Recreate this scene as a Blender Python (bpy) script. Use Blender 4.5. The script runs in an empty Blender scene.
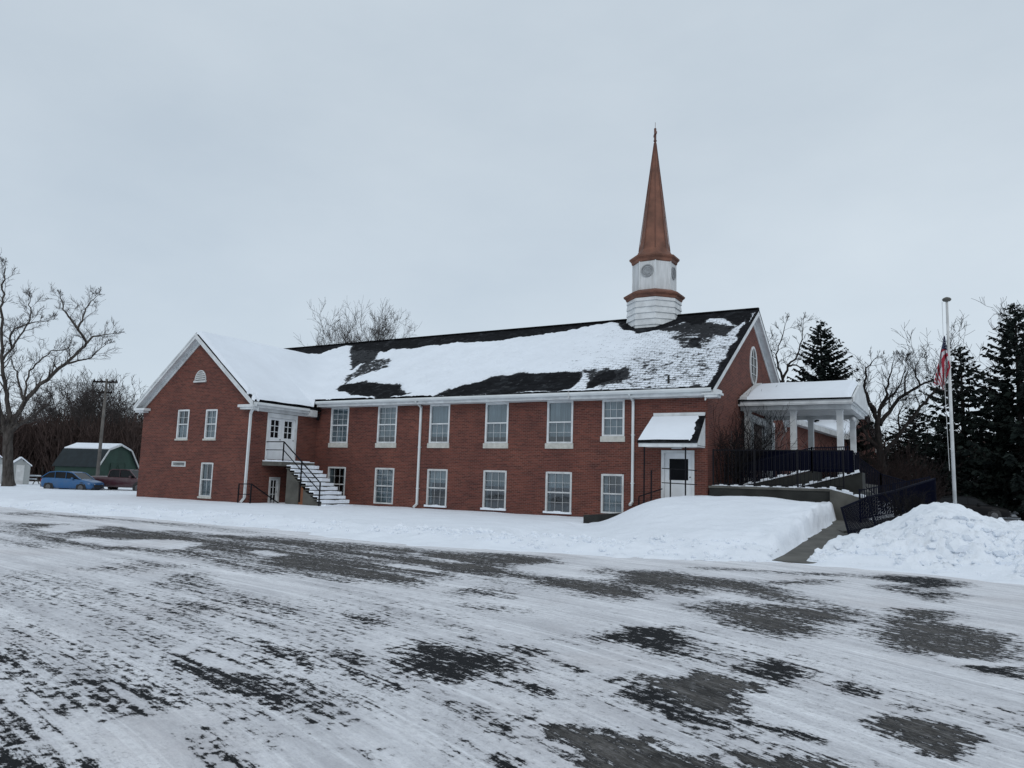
import bpy, bmesh, math, random
import numpy as np
from mathutils import Vector, Matrix, noise as mnoise
rad = math.radians
scene = bpy.context.scene
COL = scene.collection
LOT = [[1,0.25,1,[[-23.7,11.71],[-22.19,12.48],[-20.66,12.52],[-20.55,13.48],[-18.21,13.39],[-16.45,13.42],[-15.67,13.91],[-13.22,14.07],[-11.35,14.23],[-9.7,14.29],[-8.59,14.86],[-7.37,14.65],[-7.02,13.66],[-7.47,12.94],[-6.48,11.23],[-6.56,10.98],[-7.25,11.22],[-7.19,10.2],[-7.24,9.37],[-7.86,9.4],[-8.06,9.06],[-9.13,9.19],[-10.08,9.0],[-11.87,9.55],[-12.88,9.51],[-14.1,9.61],[-14.93,9.3],[-16.42,9.28],[-18.65,9.9],[-20.77,10.28]]],[-1.2,0.2,0,[[-20.61,11.17],[-21.59,12.22],[-20.69,12.48],[-19.41,11.64],[-19.48,10.93]]],[-1.2,0.2,0,[[-17.38,10.15],[-17.35,10.66],[-15.64,10.23],[-15.38,9.79],[-16.59,9.86]]],[-1.2,0.2,0,[[-16.32,10.62],[-16.29,11.33],[-15.42,11.76],[-14.1,10.96],[-14.09,10.28],[-15.08,10.16]]],[-1.2,0.2,0,[[-21.48,13.67],[-21.29,14.44],[-18.56,13.55],[-18.7,12.99]]],[-1.0,0.2,0,[[-12.66,11.26],[-12.47,11.47],[-11.73,11.06],[-11.82,10.68]]],[-0.9,0.2,0,[[-8.97,11.39],[-8.51,11.64],[-8.11,11.16],[-8.61,11.08]]],[-0.8,0.2,0,[[-10.11,13.17],[-10.16,13.77],[-9.71,12.99]]],[-0.8,0.2,0,[[-9.36,12.79],[-8.69,12.95],[-8.55,12.57],[-9.08,12.54]]],[0.75,0.2,1,[[-29.43,14.5],[-27.61,15.24],[-23.99,15.53],[-19.85,15.44],[-19.28,14.67],[-22.82,14.78],[-25.4,14.04],[-27.61,13.61]]],[0.7,0.2,0,[[-18.48,9.17],[-17.76,9.22],[-16.11,8.92],[-15.76,8.66],[-17.09,8.84],[-17.99,8.93]]],[0.6,0.3,1,[[-24.08,16.68],[-18.54,15.83],[-15.26,15.04],[-16.98,14.51],[-20.15,14.97]]],[0.42,0.5,0,[[-12.37,6.19],[-12.21,6.69],[-10.74,6.37],[-8.9,5.99],[-7.02,5.44],[-6.47,4.92],[-7.55,5.0],[-9.15,5.28],[-9.84,4.96]]],[0.8,0.15,0,[[-10.63,7.9],[-10.48,8.04],[-9.18,7.42],[-8.32,7.18],[-7.66,6.88],[-6.79,6.77],[-6.63,6.46],[-7.47,6.54],[-8.15,6.65],[-9.08,6.98],[-9.55,6.94]]],[0.6,0.2,0,[[-8.53,6.01],[-8.25,6.36],[-7.68,6.27],[-7.31,5.89],[-7.79,5.82]]],[0.55,0.2,0,[[-12.24,7.4],[-11.94,7.9],[-11.62,7.83],[-11.63,7.45]]],[0.65,0.1,0,[[-9.91,6.48],[-8.73,6.15],[-8.64,6.02],[-9.77,6.35]]],[0.8,0.15,0,[[-6.08,6.93],[-5.97,7.11],[-5.56,6.96],[-5.58,6.7],[-5.83,6.73]]],[0.7,0.15,0,[[-6.21,9.09],[-6.26,9.84],[-5.67,9.84],[-5.38,9.34],[-5.86,9.28]]],[0.55,0.2,0,[[-5.69,8.4],[-5.26,8.57],[-4.81,8.36],[-5.14,8.27]]],[0.9,0.2,1,[[-8.59,14.86],[-7.37,14.65],[-7.02,13.66],[-7.47,12.94]]],[1,0.22,1,[[-6.9,11.96],[-6.17,11.71],[-5.14,11.98],[-5.44,13.62],[-4.75,14.31],[-4.21,13.8],[-3.16,13.86],[-2.94,14.08],[-2.09,15.07],[-2.05,14.39],[-2.82,13.5],[-2.14,12.49],[-1.5,11.71],[-2.47,11.81],[-3.21,12.36],[-3.89,12.34],[-3.48,11.82],[-3.51,11.26],[-4.38,11.73],[-3.93,11.15],[-4.17,10.3],[-4.6,10.28],[-5.28,10.46],[-5.79,10.42],[-6.37,10.82]]],[-0.7,0.2,0,[[-6.48,11.23],[-5.94,11.22],[-5.95,10.89],[-6.28,10.9]]],[0.6,0.15,0,[[-6.06,13.22],[-5.91,14.06],[-5.38,13.46],[-5.53,12.71]]],[0.7,0.15,0,[[-4.75,15.24],[-4.36,15.64],[-3.38,15.68],[-2.0,16.38],[-1.82,15.92],[-2.84,15.55],[-3.73,15.33],[-4.44,15.08]]],[1,0.2,1,[[-3.17,10.49],[-2.76,11.18],[-2.34,11.21],[-1.45,11.76],[-1.08,11.25],[-1.2,10.69],[-1.46,10.04],[-1.28,9.65],[-1.65,8.99],[-2.0,8.99],[-2.45,9.3],[-2.89,10.0]]],[0.95,0.12,0,[[-3.4,7.58],[-3.38,7.79],[-3.33,8.34],[-3.0,8.69],[-2.59,8.43],[-2.33,7.99],[-2.3,7.23],[-2.5,7.18],[-2.8,7.5],[-3.16,7.39]]],[0.55,0.2,0,[[-2.81,7.49],[-2.41,8.18],[-2.04,7.59],[-2.11,7.18],[-2.5,7.18]]],[0.9,0.18,0,[[-1.84,16.1],[-0.4,17.5],[0.23,17.9],[0.01,15.97],[-0.28,15.04],[-0.04,14.52],[-0.32,13.33],[-0.67,13.8],[-0.98,14.1],[-1.22,14.82],[-0.83,15.53]]],[-0.9,0.15,0,[[-0.82,14.54],[-0.48,15.18],[-0.53,14.51]]],[1,0.15,1,[[-0.78,12.12],[-0.24,12.37],[-0.18,11.82],[-0.23,11.32],[0.2,11.09],[0.36,10.83],[0.61,10.21],[0.55,9.29],[0.02,8.99],[-0.19,9.04],[-0.59,8.95],[-0.95,9.77],[-0.84,11.17]]],[0.9,0.1,0,[[-0.28,8.92],[-0.06,8.67],[0.53,9.02],[0.48,8.26],[0.25,8.39],[0.02,8.53]]],[-1,0.06,0,[[-0.22,8.91],[-0.0,8.86],[0.49,9.09],[0.48,8.93],[-0.01,8.61]]],[0.8,0.1,0,[[-7.22,3.69],[-7.09,3.74],[-6.67,3.65],[-6.26,3.55],[-6.14,3.45],[-6.38,3.42],[-6.25,3.22]]],[0.75,0.08,0,[[-5.75,2.97],[-5.66,3.01],[-5.49,2.97],[-5.5,2.85]]],[0.92,0.12,0,[[-5.48,2.84],[-5.29,2.87],[-5.14,2.82],[-4.92,2.79],[-4.75,2.59],[-4.31,2.57],[-4.09,2.61],[-4.29,2.12],[-5.19,2.38],[-5.86,2.9]]],[0.55,0.1,0,[[-5.82,3.14],[-6.09,3.57],[-5.93,3.5],[-5.58,3.04]]],[0.62,0.12,0,[[-5.81,3.41],[-5.74,3.64],[-5.61,3.92],[-5.04,3.82],[-4.67,3.59],[-4.69,3.38],[-4.95,3.22],[-5.31,3.3],[-5.51,3.24]]],[0.6,0.1,0,[[-5.29,3.02],[-5.33,3.28],[-5.15,3.24],[-5.14,2.98]]],[0.72,0.12,0,[[-6.15,4.53],[-6.05,4.81],[-5.17,4.47],[-4.59,4.51],[-4.11,4.35],[-3.75,4.1],[-3.76,3.98],[-4.06,3.92],[-4.07,3.73],[-4.55,3.86],[-5.19,4.06],[-5.66,4.17]]],[-0.9,0.05,0,[[-6.15,4.58],[-6.26,4.81],[-6.1,4.77],[-5.96,4.62]]],[-0.9,0.05,0,[[-5.85,4.61],[-5.66,4.66],[-5.02,4.5],[-5.14,4.45],[-5.55,4.48]]],[0.85,0.06,0,[[-5.93,5.35],[-5.59,5.34],[-5.08,5.22],[-4.6,5.03],[-4.46,4.92],[-4.67,4.81],[-5.11,4.95],[-5.76,5.2]]],[0.85,0.06,0,[[-4.54,5.03],[-4.4,5.05],[-4.01,4.91],[-3.7,4.82],[-3.7,4.72],[-4.01,4.8],[-4.37,4.91]]],[0.75,0.07,0,[[-5.16,5.41],[-4.88,5.52],[-4.42,5.3],[-4.36,5.13],[-4.69,5.19]]],[0.6,0.07,0,[[-5.39,4.88],[-5.03,4.83],[-4.99,4.73],[-5.3,4.8]]],[0.85,0.1,0,[[-4.57,5.87],[-4.54,6.29],[-4.1,6.35],[-3.61,6.31],[-3.3,5.81],[-3.47,5.68],[-3.48,5.12],[-3.71,5.17],[-3.97,5.18],[-4.31,5.47]]],[0.7,0.06,0,[[-3.64,5.64],[-3.19,5.57],[-3.11,5.44],[-3.44,5.49]]],[0.7,0.06,0,[[-4.52,6.8],[-4.37,6.86],[-4.14,6.73],[-4.21,6.61]]],[0.7,0.06,0,[[-3.99,6.61],[-3.69,6.79],[-3.42,6.73],[-3.33,6.53],[-3.56,6.36]]],[0.8,0.05,0,[[-3.3,6.46],[-3.17,6.45],[-2.89,6.17],[-2.87,6.05],[-3.05,6.17]]],[0.75,0.05,0,[[-3.09,5.53],[-2.94,5.6],[-2.68,5.47],[-2.66,5.36],[-2.87,5.37]]],[0.7,0.05,0,[[-2.58,6.07],[-2.44,6.26],[-2.29,6.1],[-2.45,5.97]]],[1,0.08,1,[[-2.49,6.48],[-2.21,6.39],[-2.05,6.86],[-1.46,6.72],[-1.42,6.52],[-1.62,6.33],[-1.42,5.83],[-1.54,5.65],[-1.8,5.77],[-2.21,6.16]]],[0.95,0.08,0,[[-2.28,5.85],[-2.27,6.11],[-1.98,5.97],[-1.47,5.57],[-1.3,5.25],[-1.38,5.24],[-1.57,5.26],[-1.81,5.26],[-2.02,5.54],[-2.27,5.68]]],[0.85,0.08,0,[[-1.8,7.0],[-1.75,7.36],[-1.62,7.71],[-1.38,7.65],[-1.18,7.47],[-1.18,7.05],[-1.31,6.83],[-1.44,6.85]]],[1,0.08,1,[[-2.47,4.71],[-2.3,4.86],[-1.99,4.88],[-1.76,4.92],[-1.57,4.83],[-1.61,4.71],[-1.3,4.81],[-1.19,4.66],[-1.04,4.22],[-1.75,3.89],[-1.95,4.29],[-2.34,4.5]]],[0.6,0.08,0,[[-2.72,4.77],[-2.58,4.84],[-2.49,4.75],[-2.62,4.65]]],[0.8,0.06,0,[[-2.37,4.09],[-2.17,4.0],[-2.07,3.74],[-2.31,3.83]]],[0.8,0.05,0,[[-0.95,7.1],[-0.85,7.26],[-0.55,7.03],[-0.65,6.78],[-0.92,6.86]]],[0.9,0.05,0,[[-1.2,5.62],[-0.9,5.54],[-0.92,5.4],[-1.16,5.42],[-1.4,5.59],[-1.36,5.73]]],[1,0.06,1,[[-0.67,6.09],[-0.47,6.41],[-0.25,6.45],[0.05,6.25],[-0.02,5.86],[-0.14,5.55],[-0.33,5.6],[-0.52,5.86]]],[0.9,0.06,1,[[-1.06,5.02],[-0.77,5.18],[-0.58,5.08],[-0.47,4.69],[-1.11,4.32],[-1.16,4.73],[-1.31,4.97],[-1.2,5.05]]],[0.7,0.04,0,[[-0.49,6.67],[-0.41,6.79],[-0.32,6.7],[-0.4,6.58]]],[0.4,0.06,0,[[0.0,6.63],[0.11,6.83],[0.25,6.76],[0.13,6.56]]],[0.55,0.1,0,[[-3.14,4.28],[-3.06,4.28],[-2.58,4.03],[-2.6,3.97]]],[0.4,0.15,0,[[-3.38,4.72],[-2.84,4.97],[-2.46,4.33],[-2.83,4.42]]],[0.6,0.08,0,[[-4.14,3.31],[-4.11,3.43],[-3.74,3.31],[-3.38,3.12],[-3.41,2.97],[-3.76,3.09]]],[0.55,0.08,0,[[-3.72,3.78],[-3.53,3.99],[-3.75,4.1],[-3.88,3.84]]],[0.5,0.1,0,[[-3.87,3.55],[-3.63,3.6],[-3.66,3.47]]],[0.55,0.06,0,[[-3.07,3.7],[-2.99,3.77],[-2.91,3.71],[-3.02,3.65]]],[0.42,0.2,0,[[-12.92,8.44],[-11.25,8.82],[-10.99,7.37]]]]
ROOF = [[1,0.1,[[-43.22,1.238],[-35.45,1.187],[-17.22,1.144],[-15.76,1.159],[-15.3,0.972],[-16.57,0.969],[-17.6,0.926],[-18.3,0.875],[-19.69,0.838],[-22.09,0.803],[-24.55,0.817],[-26.92,0.792],[-30.59,0.769],[-33.57,0.856],[-34.76,0.963],[-35.47,0.908],[-36.11,0.824],[-38.68,0.876],[-40.71,0.959]]],[0.72,0.12,[[-33.74,0.878],[-30.89,0.81],[-29.63,0.617],[-30.64,0.565],[-30.38,0.433],[-32.05,0.653]]],[0.55,0.12,[[-30.51,0.63],[-28.7,0.636],[-27.76,0.462],[-29.02,0.355],[-28.96,0.208],[-29.99,0.336]]],[1,0.1,[[-29.22,0.167],[-29.21,0.239],[-28.11,0.257],[-26.14,0.208],[-24.61,0.153],[-23.25,0.038],[-24.04,0.006],[-27.4,0.057]]],[1,0.1,[[-21.7,0.013],[-21.38,0.098],[-20.53,0.153],[-19.47,0.245],[-17.52,0.248],[-15.72,0.264],[-14.74,0.24],[-14.54,0.164],[-14.46,0.047],[-14.92,0.017],[-17.88,-0.004],[-20.56,-0.019]]],[0.95,0.08,[[-13.71,0.052],[-13.86,0.193],[-13.69,0.239],[-13.19,0.233],[-12.63,0.143],[-12.76,0.099],[-13.16,0.058]]],[0.62,0.15,[[-14.96,0.267],[-12.71,0.263],[-11.98,0.113],[-13.08,0.035]]],[1,0.08,[[-16.16,1.17],[-14.63,0.81],[-13.53,0.74],[-12.83,0.77],[-12.12,0.831],[-11.64,0.882],[-10.65,0.812],[-10.5,0.917],[-9.76,0.897],[-8.73,0.751],[-8.4,0.847],[-8.19,0.966],[-7.86,1.137],[-12.35,1.278]]],[0.62,0.12,[[-12.88,0.787],[-11.31,0.874],[-8.73,0.751],[-8.94,0.587],[-10.82,0.682]]],[0.44,0.12,[[-12.16,0.771],[-9.58,0.771],[-9.51,0.439],[-10.79,0.488]]],[0.95,0.08,[[-10.94,0.656],[-10.19,0.585],[-9.83,0.458],[-10.33,0.493]]],[1,0.05,[[-8.29,1.017],[-8.49,1.023],[-8.38,0.228],[-8.39,-0.028],[-7.91,-0.052]]],[0.2,0.25,[[-12.99,0.012],[-13.24,0.345],[-11.92,0.549],[-9.68,0.417],[-8.47,0.688],[-8.03,0.071],[-8.62,-0.016]]],[0.6,0.06,[[-9.14,0.03],[-8.75,0.036],[-8.6,-0.026],[-9.09,-0.022]]]]
CAM = {"R": [0.864002148661272, 0.5025812061975906, 0.03020626235865782], "U": [0.03792218964245761, -0.12478208333413911, 0.9914591969473648], "F": [-0.502057959444352, 0.8554773888629477, 0.12687096792728622], "f": 759.3712350597542}
LTREE = {"trunk":[[-63.72,31.8,0.05],[-63.71,31.63,1.28],[-63.66,31.35,3.36],[-63.43,31.23,5.06]],"A":[[-63.66,31.35,3.36],[-63.55,30.81,5.02],[-63.51,30.2,6.98],[-63.37,29.65,8.84],[-63.5,28.95,10.67]],"B":[[-63.43,31.23,5.06],[-63.6,30.89,6.67],[-63.65,30.67,7.97],[-63.73,30.41,9.35],[-63.73,30.13,11.28],[-63.63,29.82,13.74],[-63.47,29.81,14.44],[-63.5,29.64,15.52],[-63.32,29.57,16.68]],"B2":[[-63.72,30.36,9.74],[-62.76,30.44,10.64],[-61.87,30.48,11.53],[-60.98,30.5,12.56],[-60.44,30.36,13.26],[-60.17,30.07,13.95]],"B3":[[-63.08,30.6,10.69],[-62.85,30.24,11.63],[-62.25,30.18,12.05],[-60.86,30.59,12.48],[-59.48,31.02,12.62]],"C":[[-63.3,31.34,4.83],[-62.8,31.78,6.58],[-61.97,32.47,7.98],[-61.19,33.15,9.23],[-60.91,33.63,9.85],[-60.4,34.2,10.8],[-60.1,34.67,11.59],[-61.03,34.37,12.67],[-61.9,34.12,13.68],[-62.65,33.98,14.38],[-63.18,33.94,15.34]],"C1":[[-58.6,33.0,12.23],[-58.64,33.26,13.07],[-58.68,33.49,14.09],[-58.45,33.92,14.88]],"C2":[[-58.03,33.48,11.25],[-57.95,33.85,11.86],[-57.2,34.66,12.11]],"C3":[[-59.5,32.85,9.66],[-59.04,33.5,9.89],[-58.56,34.14,10.2],[-58.12,34.68,11.06]],"C4":[[-62.43,31.59,6.55],[-62.69,31.67,7.75],[-62.74,31.86,9.04],[-62.4,32.35,9.89],[-61.77,32.99,10.76],[-61.22,33.69,11.01]],"C5":[[-62.43,31.57,6.71],[-63.02,31.46,7.89],[-63.63,31.36,8.93],[-64.24,31.26,9.91]],"D":[[-63.29,31.41,4.37],[-62.31,31.55,4.95],[-61.18,31.79,5.46],[-60.31,31.87,5.99],[-59.45,31.94,6.51]],"D2":[[-62.63,31.71,4.97],[-61.5,32.0,5.1],[-60.31,32.3,5.41]],"E":[[-63.63,31.38,3.2],[-64.37,31.19,4.36],[-65.21,31.05,4.75]]}
RTREE = {"trunk":[[-3.89,51.55,1.15],[-3.87,51.3,2.95],[-3.99,51.05,4.15],[-4.05,50.86,5.22],[-4.09,50.77,5.64]],"A":[[-4.09,50.77,5.64],[-4.24,50.26,6.51],[-4.45,49.75,7.19],[-4.6,49.26,7.92],[-4.44,48.95,8.65],[-4.09,48.78,9.2]],"A2":[[-4.17,50.64,6.24],[-4.58,49.99,6.97],[-5.06,49.37,7.28]],"B":[[-4.09,50.77,5.64],[-3.89,50.75,6.55],[-3.55,50.82,7.46],[-3.3,50.83,8.37],[-3.16,50.78,9.21]],"B2":[[-3.89,50.75,6.55],[-3.43,50.63,7.25],[-2.76,50.62,8.02],[-2.45,50.38,8.88]],"C":[[-3.93,50.87,5.65],[-3.5,51.29,6.47],[-2.85,51.83,7.37],[-2.04,52.49,8.04],[-1.24,53.19,8.47],[-0.48,53.88,8.78]],"C1":[[-2.55,51.39,7.55],[-2.48,51.6,8.43],[-2.35,51.82,9.39]],"C2":[[-1.75,51.79,8.06],[-1.99,51.81,8.93],[-1.81,52.11,9.59]],"D":[[-3.89,51.15,3.85],[-3.16,51.16,4.76],[-2.21,51.22,6.08],[-1.5,51.21,7.02],[-0.84,51.18,7.83],[-0.44,51.16,7.64],[-0.2,51.07,7.21]],"D2":[[-2.9,51.53,5.26],[-2.95,51.06,6.26],[-2.65,50.86,6.83]],"E":[[-3.99,51.05,4.15],[-4.51,50.95,4.74],[-4.92,50.86,5.66],[-5.13,50.9,6.59]]}
GTREE = {"trunk":[[-13.69,72.85,7.95],[-13.7,72.58,9.77],[-13.55,72.39,11.6]],"A":[[-13.55,72.39,11.6],[-13.9,72.02,12.68],[-14.02,71.78,13.87],[-13.65,71.82,15.07],[-13.19,71.85,16.63]],"B":[[-13.54,72.37,11.78],[-13.1,72.46,12.89],[-12.35,72.77,13.83],[-11.89,72.81,15.31],[-11.76,72.69,16.68]],"C":[[-13.56,72.45,11.14],[-14.16,71.93,12.31],[-14.66,71.44,13.57],[-14.78,71.2,14.75]],"D":[[-13.1,72.46,12.89],[-12.46,72.82,13.01],[-11.69,73.37,12.4]]}


# ------------------------------------------------------------------ helpers
class MB:
    def __init__(s): s.v = []; s.f = []; s.mi = []; s.m = 0
    def quad(s, *p):
        n = len(s.v); s.v += [tuple(q) for q in p]; s.f.append(tuple(range(n, n+len(p)))); s.mi.append(s.m)
    def box(s, x0, x1, y0, y1, z0, z1):
        n = len(s.v)
        s.v += [(x0,y0,z0),(x1,y0,z0),(x1,y1,z0),(x0,y1,z0),(x0,y0,z1),(x1,y0,z1),(x1,y1,z1),(x0,y1,z1)]
        for f in ((0,3,2,1),(4,5,6,7),(0,1,5,4),(1,2,6,5),(2,3,7,6),(3,0,4,7)):
            s.f.append(tuple(n+i for i in f)); s.mi.append(s.m)
        return s
    def hexa(s, p):     # 8 points: bottom 4 ccw, top 4 ccw
        n = len(s.v); s.v += [tuple(q) for q in p]
        for f in ((0,3,2,1),(4,5,6,7),(0,1,5,4),(1,2,6,5),(2,3,7,6),(3,0,4,7)):
            s.f.append(tuple(n+i for i in f)); s.mi.append(s.m)
        return s
    def bar(s, a, b, w, h=None, up=(0,0,1)):   # square bar
        h = h or w; a = Vector(a); b = Vector(b); d = (b-a)
        if d.length < 1e-6: return s
        d.normalize(); u = Vector(up)
        if abs(d.dot(u)) > .98: u = Vector((1,0,0))
        r = d.cross(u).normalized(); u = r.cross(d).normalized()
        P = []
        for c in (a, b):
            for (i, j) in ((-1,-1),(1,-1),(1,1),(-1,1)): P.append(c + r*i*w/2 + u*j*h/2)
        n = len(s.v); s.v += [tuple(q) for q in P]
        for f in ((0,1,2,3),(4,7,6,5),(0,4,5,1),(1,5,6,2),(2,6,7,3),(3,7,4,0)):
            s.f.append(tuple(n+i for i in f)); s.mi.append(s.m)
        return s
    def tube(s, pts, radii, k=6, cap=True):
        pts = [Vector(p) for p in pts]; n0 = len(s.v); N = len(pts)
        prev = None
        for i, p in enumerate(pts):
            t = (pts[min(i+1,N-1)] - pts[max(i-1,0)])
            if t.length < 1e-7: t = Vector((0,0,1))
            t.normalize()
            if prev is None:
                a = Vector((0,0,1)) if abs(t.z) < .9 else Vector((1,0,0))
                prev = t.cross(a).normalized()
            else:
                prev = (prev - t*prev.dot(t))
                if prev.length < 1e-5: prev = t.orthogonal()
                prev.normalize()
            b = t.cross(prev); r = radii[i] if hasattr(radii, '__len__') else radii
            for j in range(k):
                a = 2*math.pi*j/k
                q = p + (prev*math.cos(a) + b*math.sin(a))*r
                s.v.append((q.x,q.y,q.z))
        for i in range(N-1):
            for j in range(k):
                s.f.append((n0+i*k+j, n0+i*k+(j+1)%k, n0+(i+1)*k+(j+1)%k, n0+(i+1)*k+j)); s.mi.append(s.m)
        if cap:
            s.f.append(tuple(n0+(N-1)*k+j for j in range(k))); s.mi.append(s.m)
            s.f.append(tuple(n0+j for j in range(k-1,-1,-1))); s.mi.append(s.m)
        return s
    def lathe(s, c, prof, k=24, rot=0, axis='z'):   # prof: (r, h)
        n0 = len(s.v); c = Vector(c)
        for (r, h) in prof:
            for j in range(k):
                a = rot + 2*math.pi*j/k
                if axis == 'z': q = c + Vector((r*math.cos(a), r*math.sin(a), h))
                elif axis == 'x': q = c + Vector((h, r*math.cos(a), r*math.sin(a)))
                else: q = c + Vector((r*math.cos(a), h, r*math.sin(a)))
                s.v.append((q.x,q.y,q.z))
        for i in range(len(prof)-1):
            for j in range(k):
                s.f.append((n0+i*k+j, n0+i*k+(j+1)%k, n0+(i+1)*k+(j+1)%k, n0+(i+1)*k+j)); s.mi.append(s.m)
        s.f.append(tuple(n0+j for j in range(k-1,-1,-1))); s.mi.append(s.m)
        s.f.append(tuple(n0+(len(prof)-1)*k+j for j in range(k))); s.mi.append(s.m)
        return s
    def build(s, name, mat, parent=None, smooth=False, label=None, world=True, kind=None):
        me = bpy.data.meshes.new(name)
        v = s.v
        if parent is not None and world:
            o = parent
            L = Vector((0,0,0))
            while o is not None: L = L + o.location; o = o.parent
            v = [(a-L.x, b-L.y, c-L.z) for a, b, c in v]
        me.from_pydata(v, [], s.f)
        mats = mat if isinstance(mat, (list, tuple)) else [mat]
        for m in mats: me.materials.append(m)
        if len(mats) > 1: me.polygons.foreach_set('material_index', s.mi)
        if smooth: me.polygons.foreach_set('use_smooth', [True]*len(me.polygons))
        me.update()
        o = bpy.data.objects.new(name, me); COL.objects.link(o)
        if parent is not None: o.parent = parent
        if label: o['label'] = label
        if kind: o['kind'] = kind
        return o

def tag(o, label=None, cat=None, group=None, kind=None):
    if label: o['label'] = label
    if cat: o['category'] = cat
    if group: o['group'] = group
    if kind: o['kind'] = kind
    return o
def thing(name, label, cat, loc=(0,0,0), rz=0, group=None):
    o = bpy.data.objects.new(name, None); COL.objects.link(o)
    o.location = loc; o.rotation_euler = (0,0,rz); o.empty_display_size = .3
    return tag(o, label, cat, group)
def copy_tree(o, parent=None, loc=None, rz=None, scale=None, label=None):
    c = o.copy(); COL.objects.link(c); c.parent = parent
    if loc is not None: c.location = loc
    if rz is not None: c.rotation_euler = (0,0,rz)
    if scale is not None: c.scale = scale
    if label: c['label'] = label
    for ch in [x for x in bpy.data.objects if x.parent == o and x != c]: copy_tree(ch, c)
    return c

# ------------------------------------------------------------------ materials
def nodes(name):
    m = bpy.data.materials.new(name); m.use_nodes = True
    nt = m.node_tree; b = nt.nodes['Principled BSDF']
    return m, nt, b
def N(nt, t, **k):
    n = nt.nodes.new(t)
    for a, v in k.items():
        if a.startswith('i_'): n.inputs[a[2:].replace('_',' ')].default_value = v
        else: setattr(n, a, v)
    return n
def ramp(nt, fac, a, b, ca=(0,0,0,1), cb=(1,1,1,1)):
    r = N(nt, 'ShaderNodeValToRGB'); r.color_ramp.elements[0].position = a; r.color_ramp.elements[1].position = b
    r.color_ramp.elements[0].color = ca; r.color_ramp.elements[1].color = cb
    nt.links.new(fac, r.inputs['Fac']); return r
def mixc(nt, fac, a, b, blend='MIX'):
    m = N(nt, 'ShaderNodeMix', data_type='RGBA', blend_type=blend)
    for s, v in ((m.inputs[0], fac), (m.inputs[6], a), (m.inputs[7], b)):
        if isinstance(v, (int, float)): s.default_value = v
        elif isinstance(v, tuple): s.default_value = v if len(v) == 4 else (*v, 1)
        else: nt.links.new(v, s)
    return m.outputs[2]
def pos(nt, scale=None, obj=False):
    if obj: o = N(nt, 'ShaderNodeTexCoord').outputs['Object']
    else: o = N(nt, 'ShaderNodeNewGeometry').outputs['Position']
    if scale:
        mp = N(nt, 'ShaderNodeMapping'); nt.links.new(o, mp.inputs[0]); mp.inputs['Scale'].default_value = scale; o = mp.outputs[0]
    return o
def nz(nt, vec, scale, detail=4, rough=.55):
    n = N(nt, 'ShaderNodeTexNoise'); n.inputs['Scale'].default_value = scale; n.inputs['Detail'].default_value = detail
    n.inputs['Roughness'].default_value = rough
    nt.links.new(vec, n.inputs['Vector']); return n.outputs['Fac']
def bump(nt, b, h, strength=.4, dist=.02):
    bp = N(nt, 'ShaderNodeBump'); bp.inputs['Strength'].default_value = strength; bp.inputs['Distance'].default_value = dist
    nt.links.new(h, bp.inputs['Height']); nt.links.new(bp.outputs[0], b.inputs['Normal'])
def simple(name, c, rough=.6, var=.25, scale=3., metallic=0, bmp=.2, bs=20., bd=.005, obj=False, spec=None):
    m, nt, b = nodes(name)
    p = pos(nt, obj=obj)
    f = nz(nt, p, scale, 5)
    r = ramp(nt, f, .3, .7)
    dark = tuple(x*(1-var) for x in c); lite = tuple(min(1, x*(1+var*.6)) for x in c)
    nt.links.new(mixc(nt, r.outputs[0], dark, lite), b.inputs['Base Color'])
    b.inputs['Roughness'].default_value = rough; b.inputs['Metallic'].default_value = metallic
    if spec is not None: b.inputs['Specular IOR Level'].default_value = spec
    if bmp: bump(nt, b, nz(nt, p, bs, 3), bmp, bd)
    return m

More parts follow.
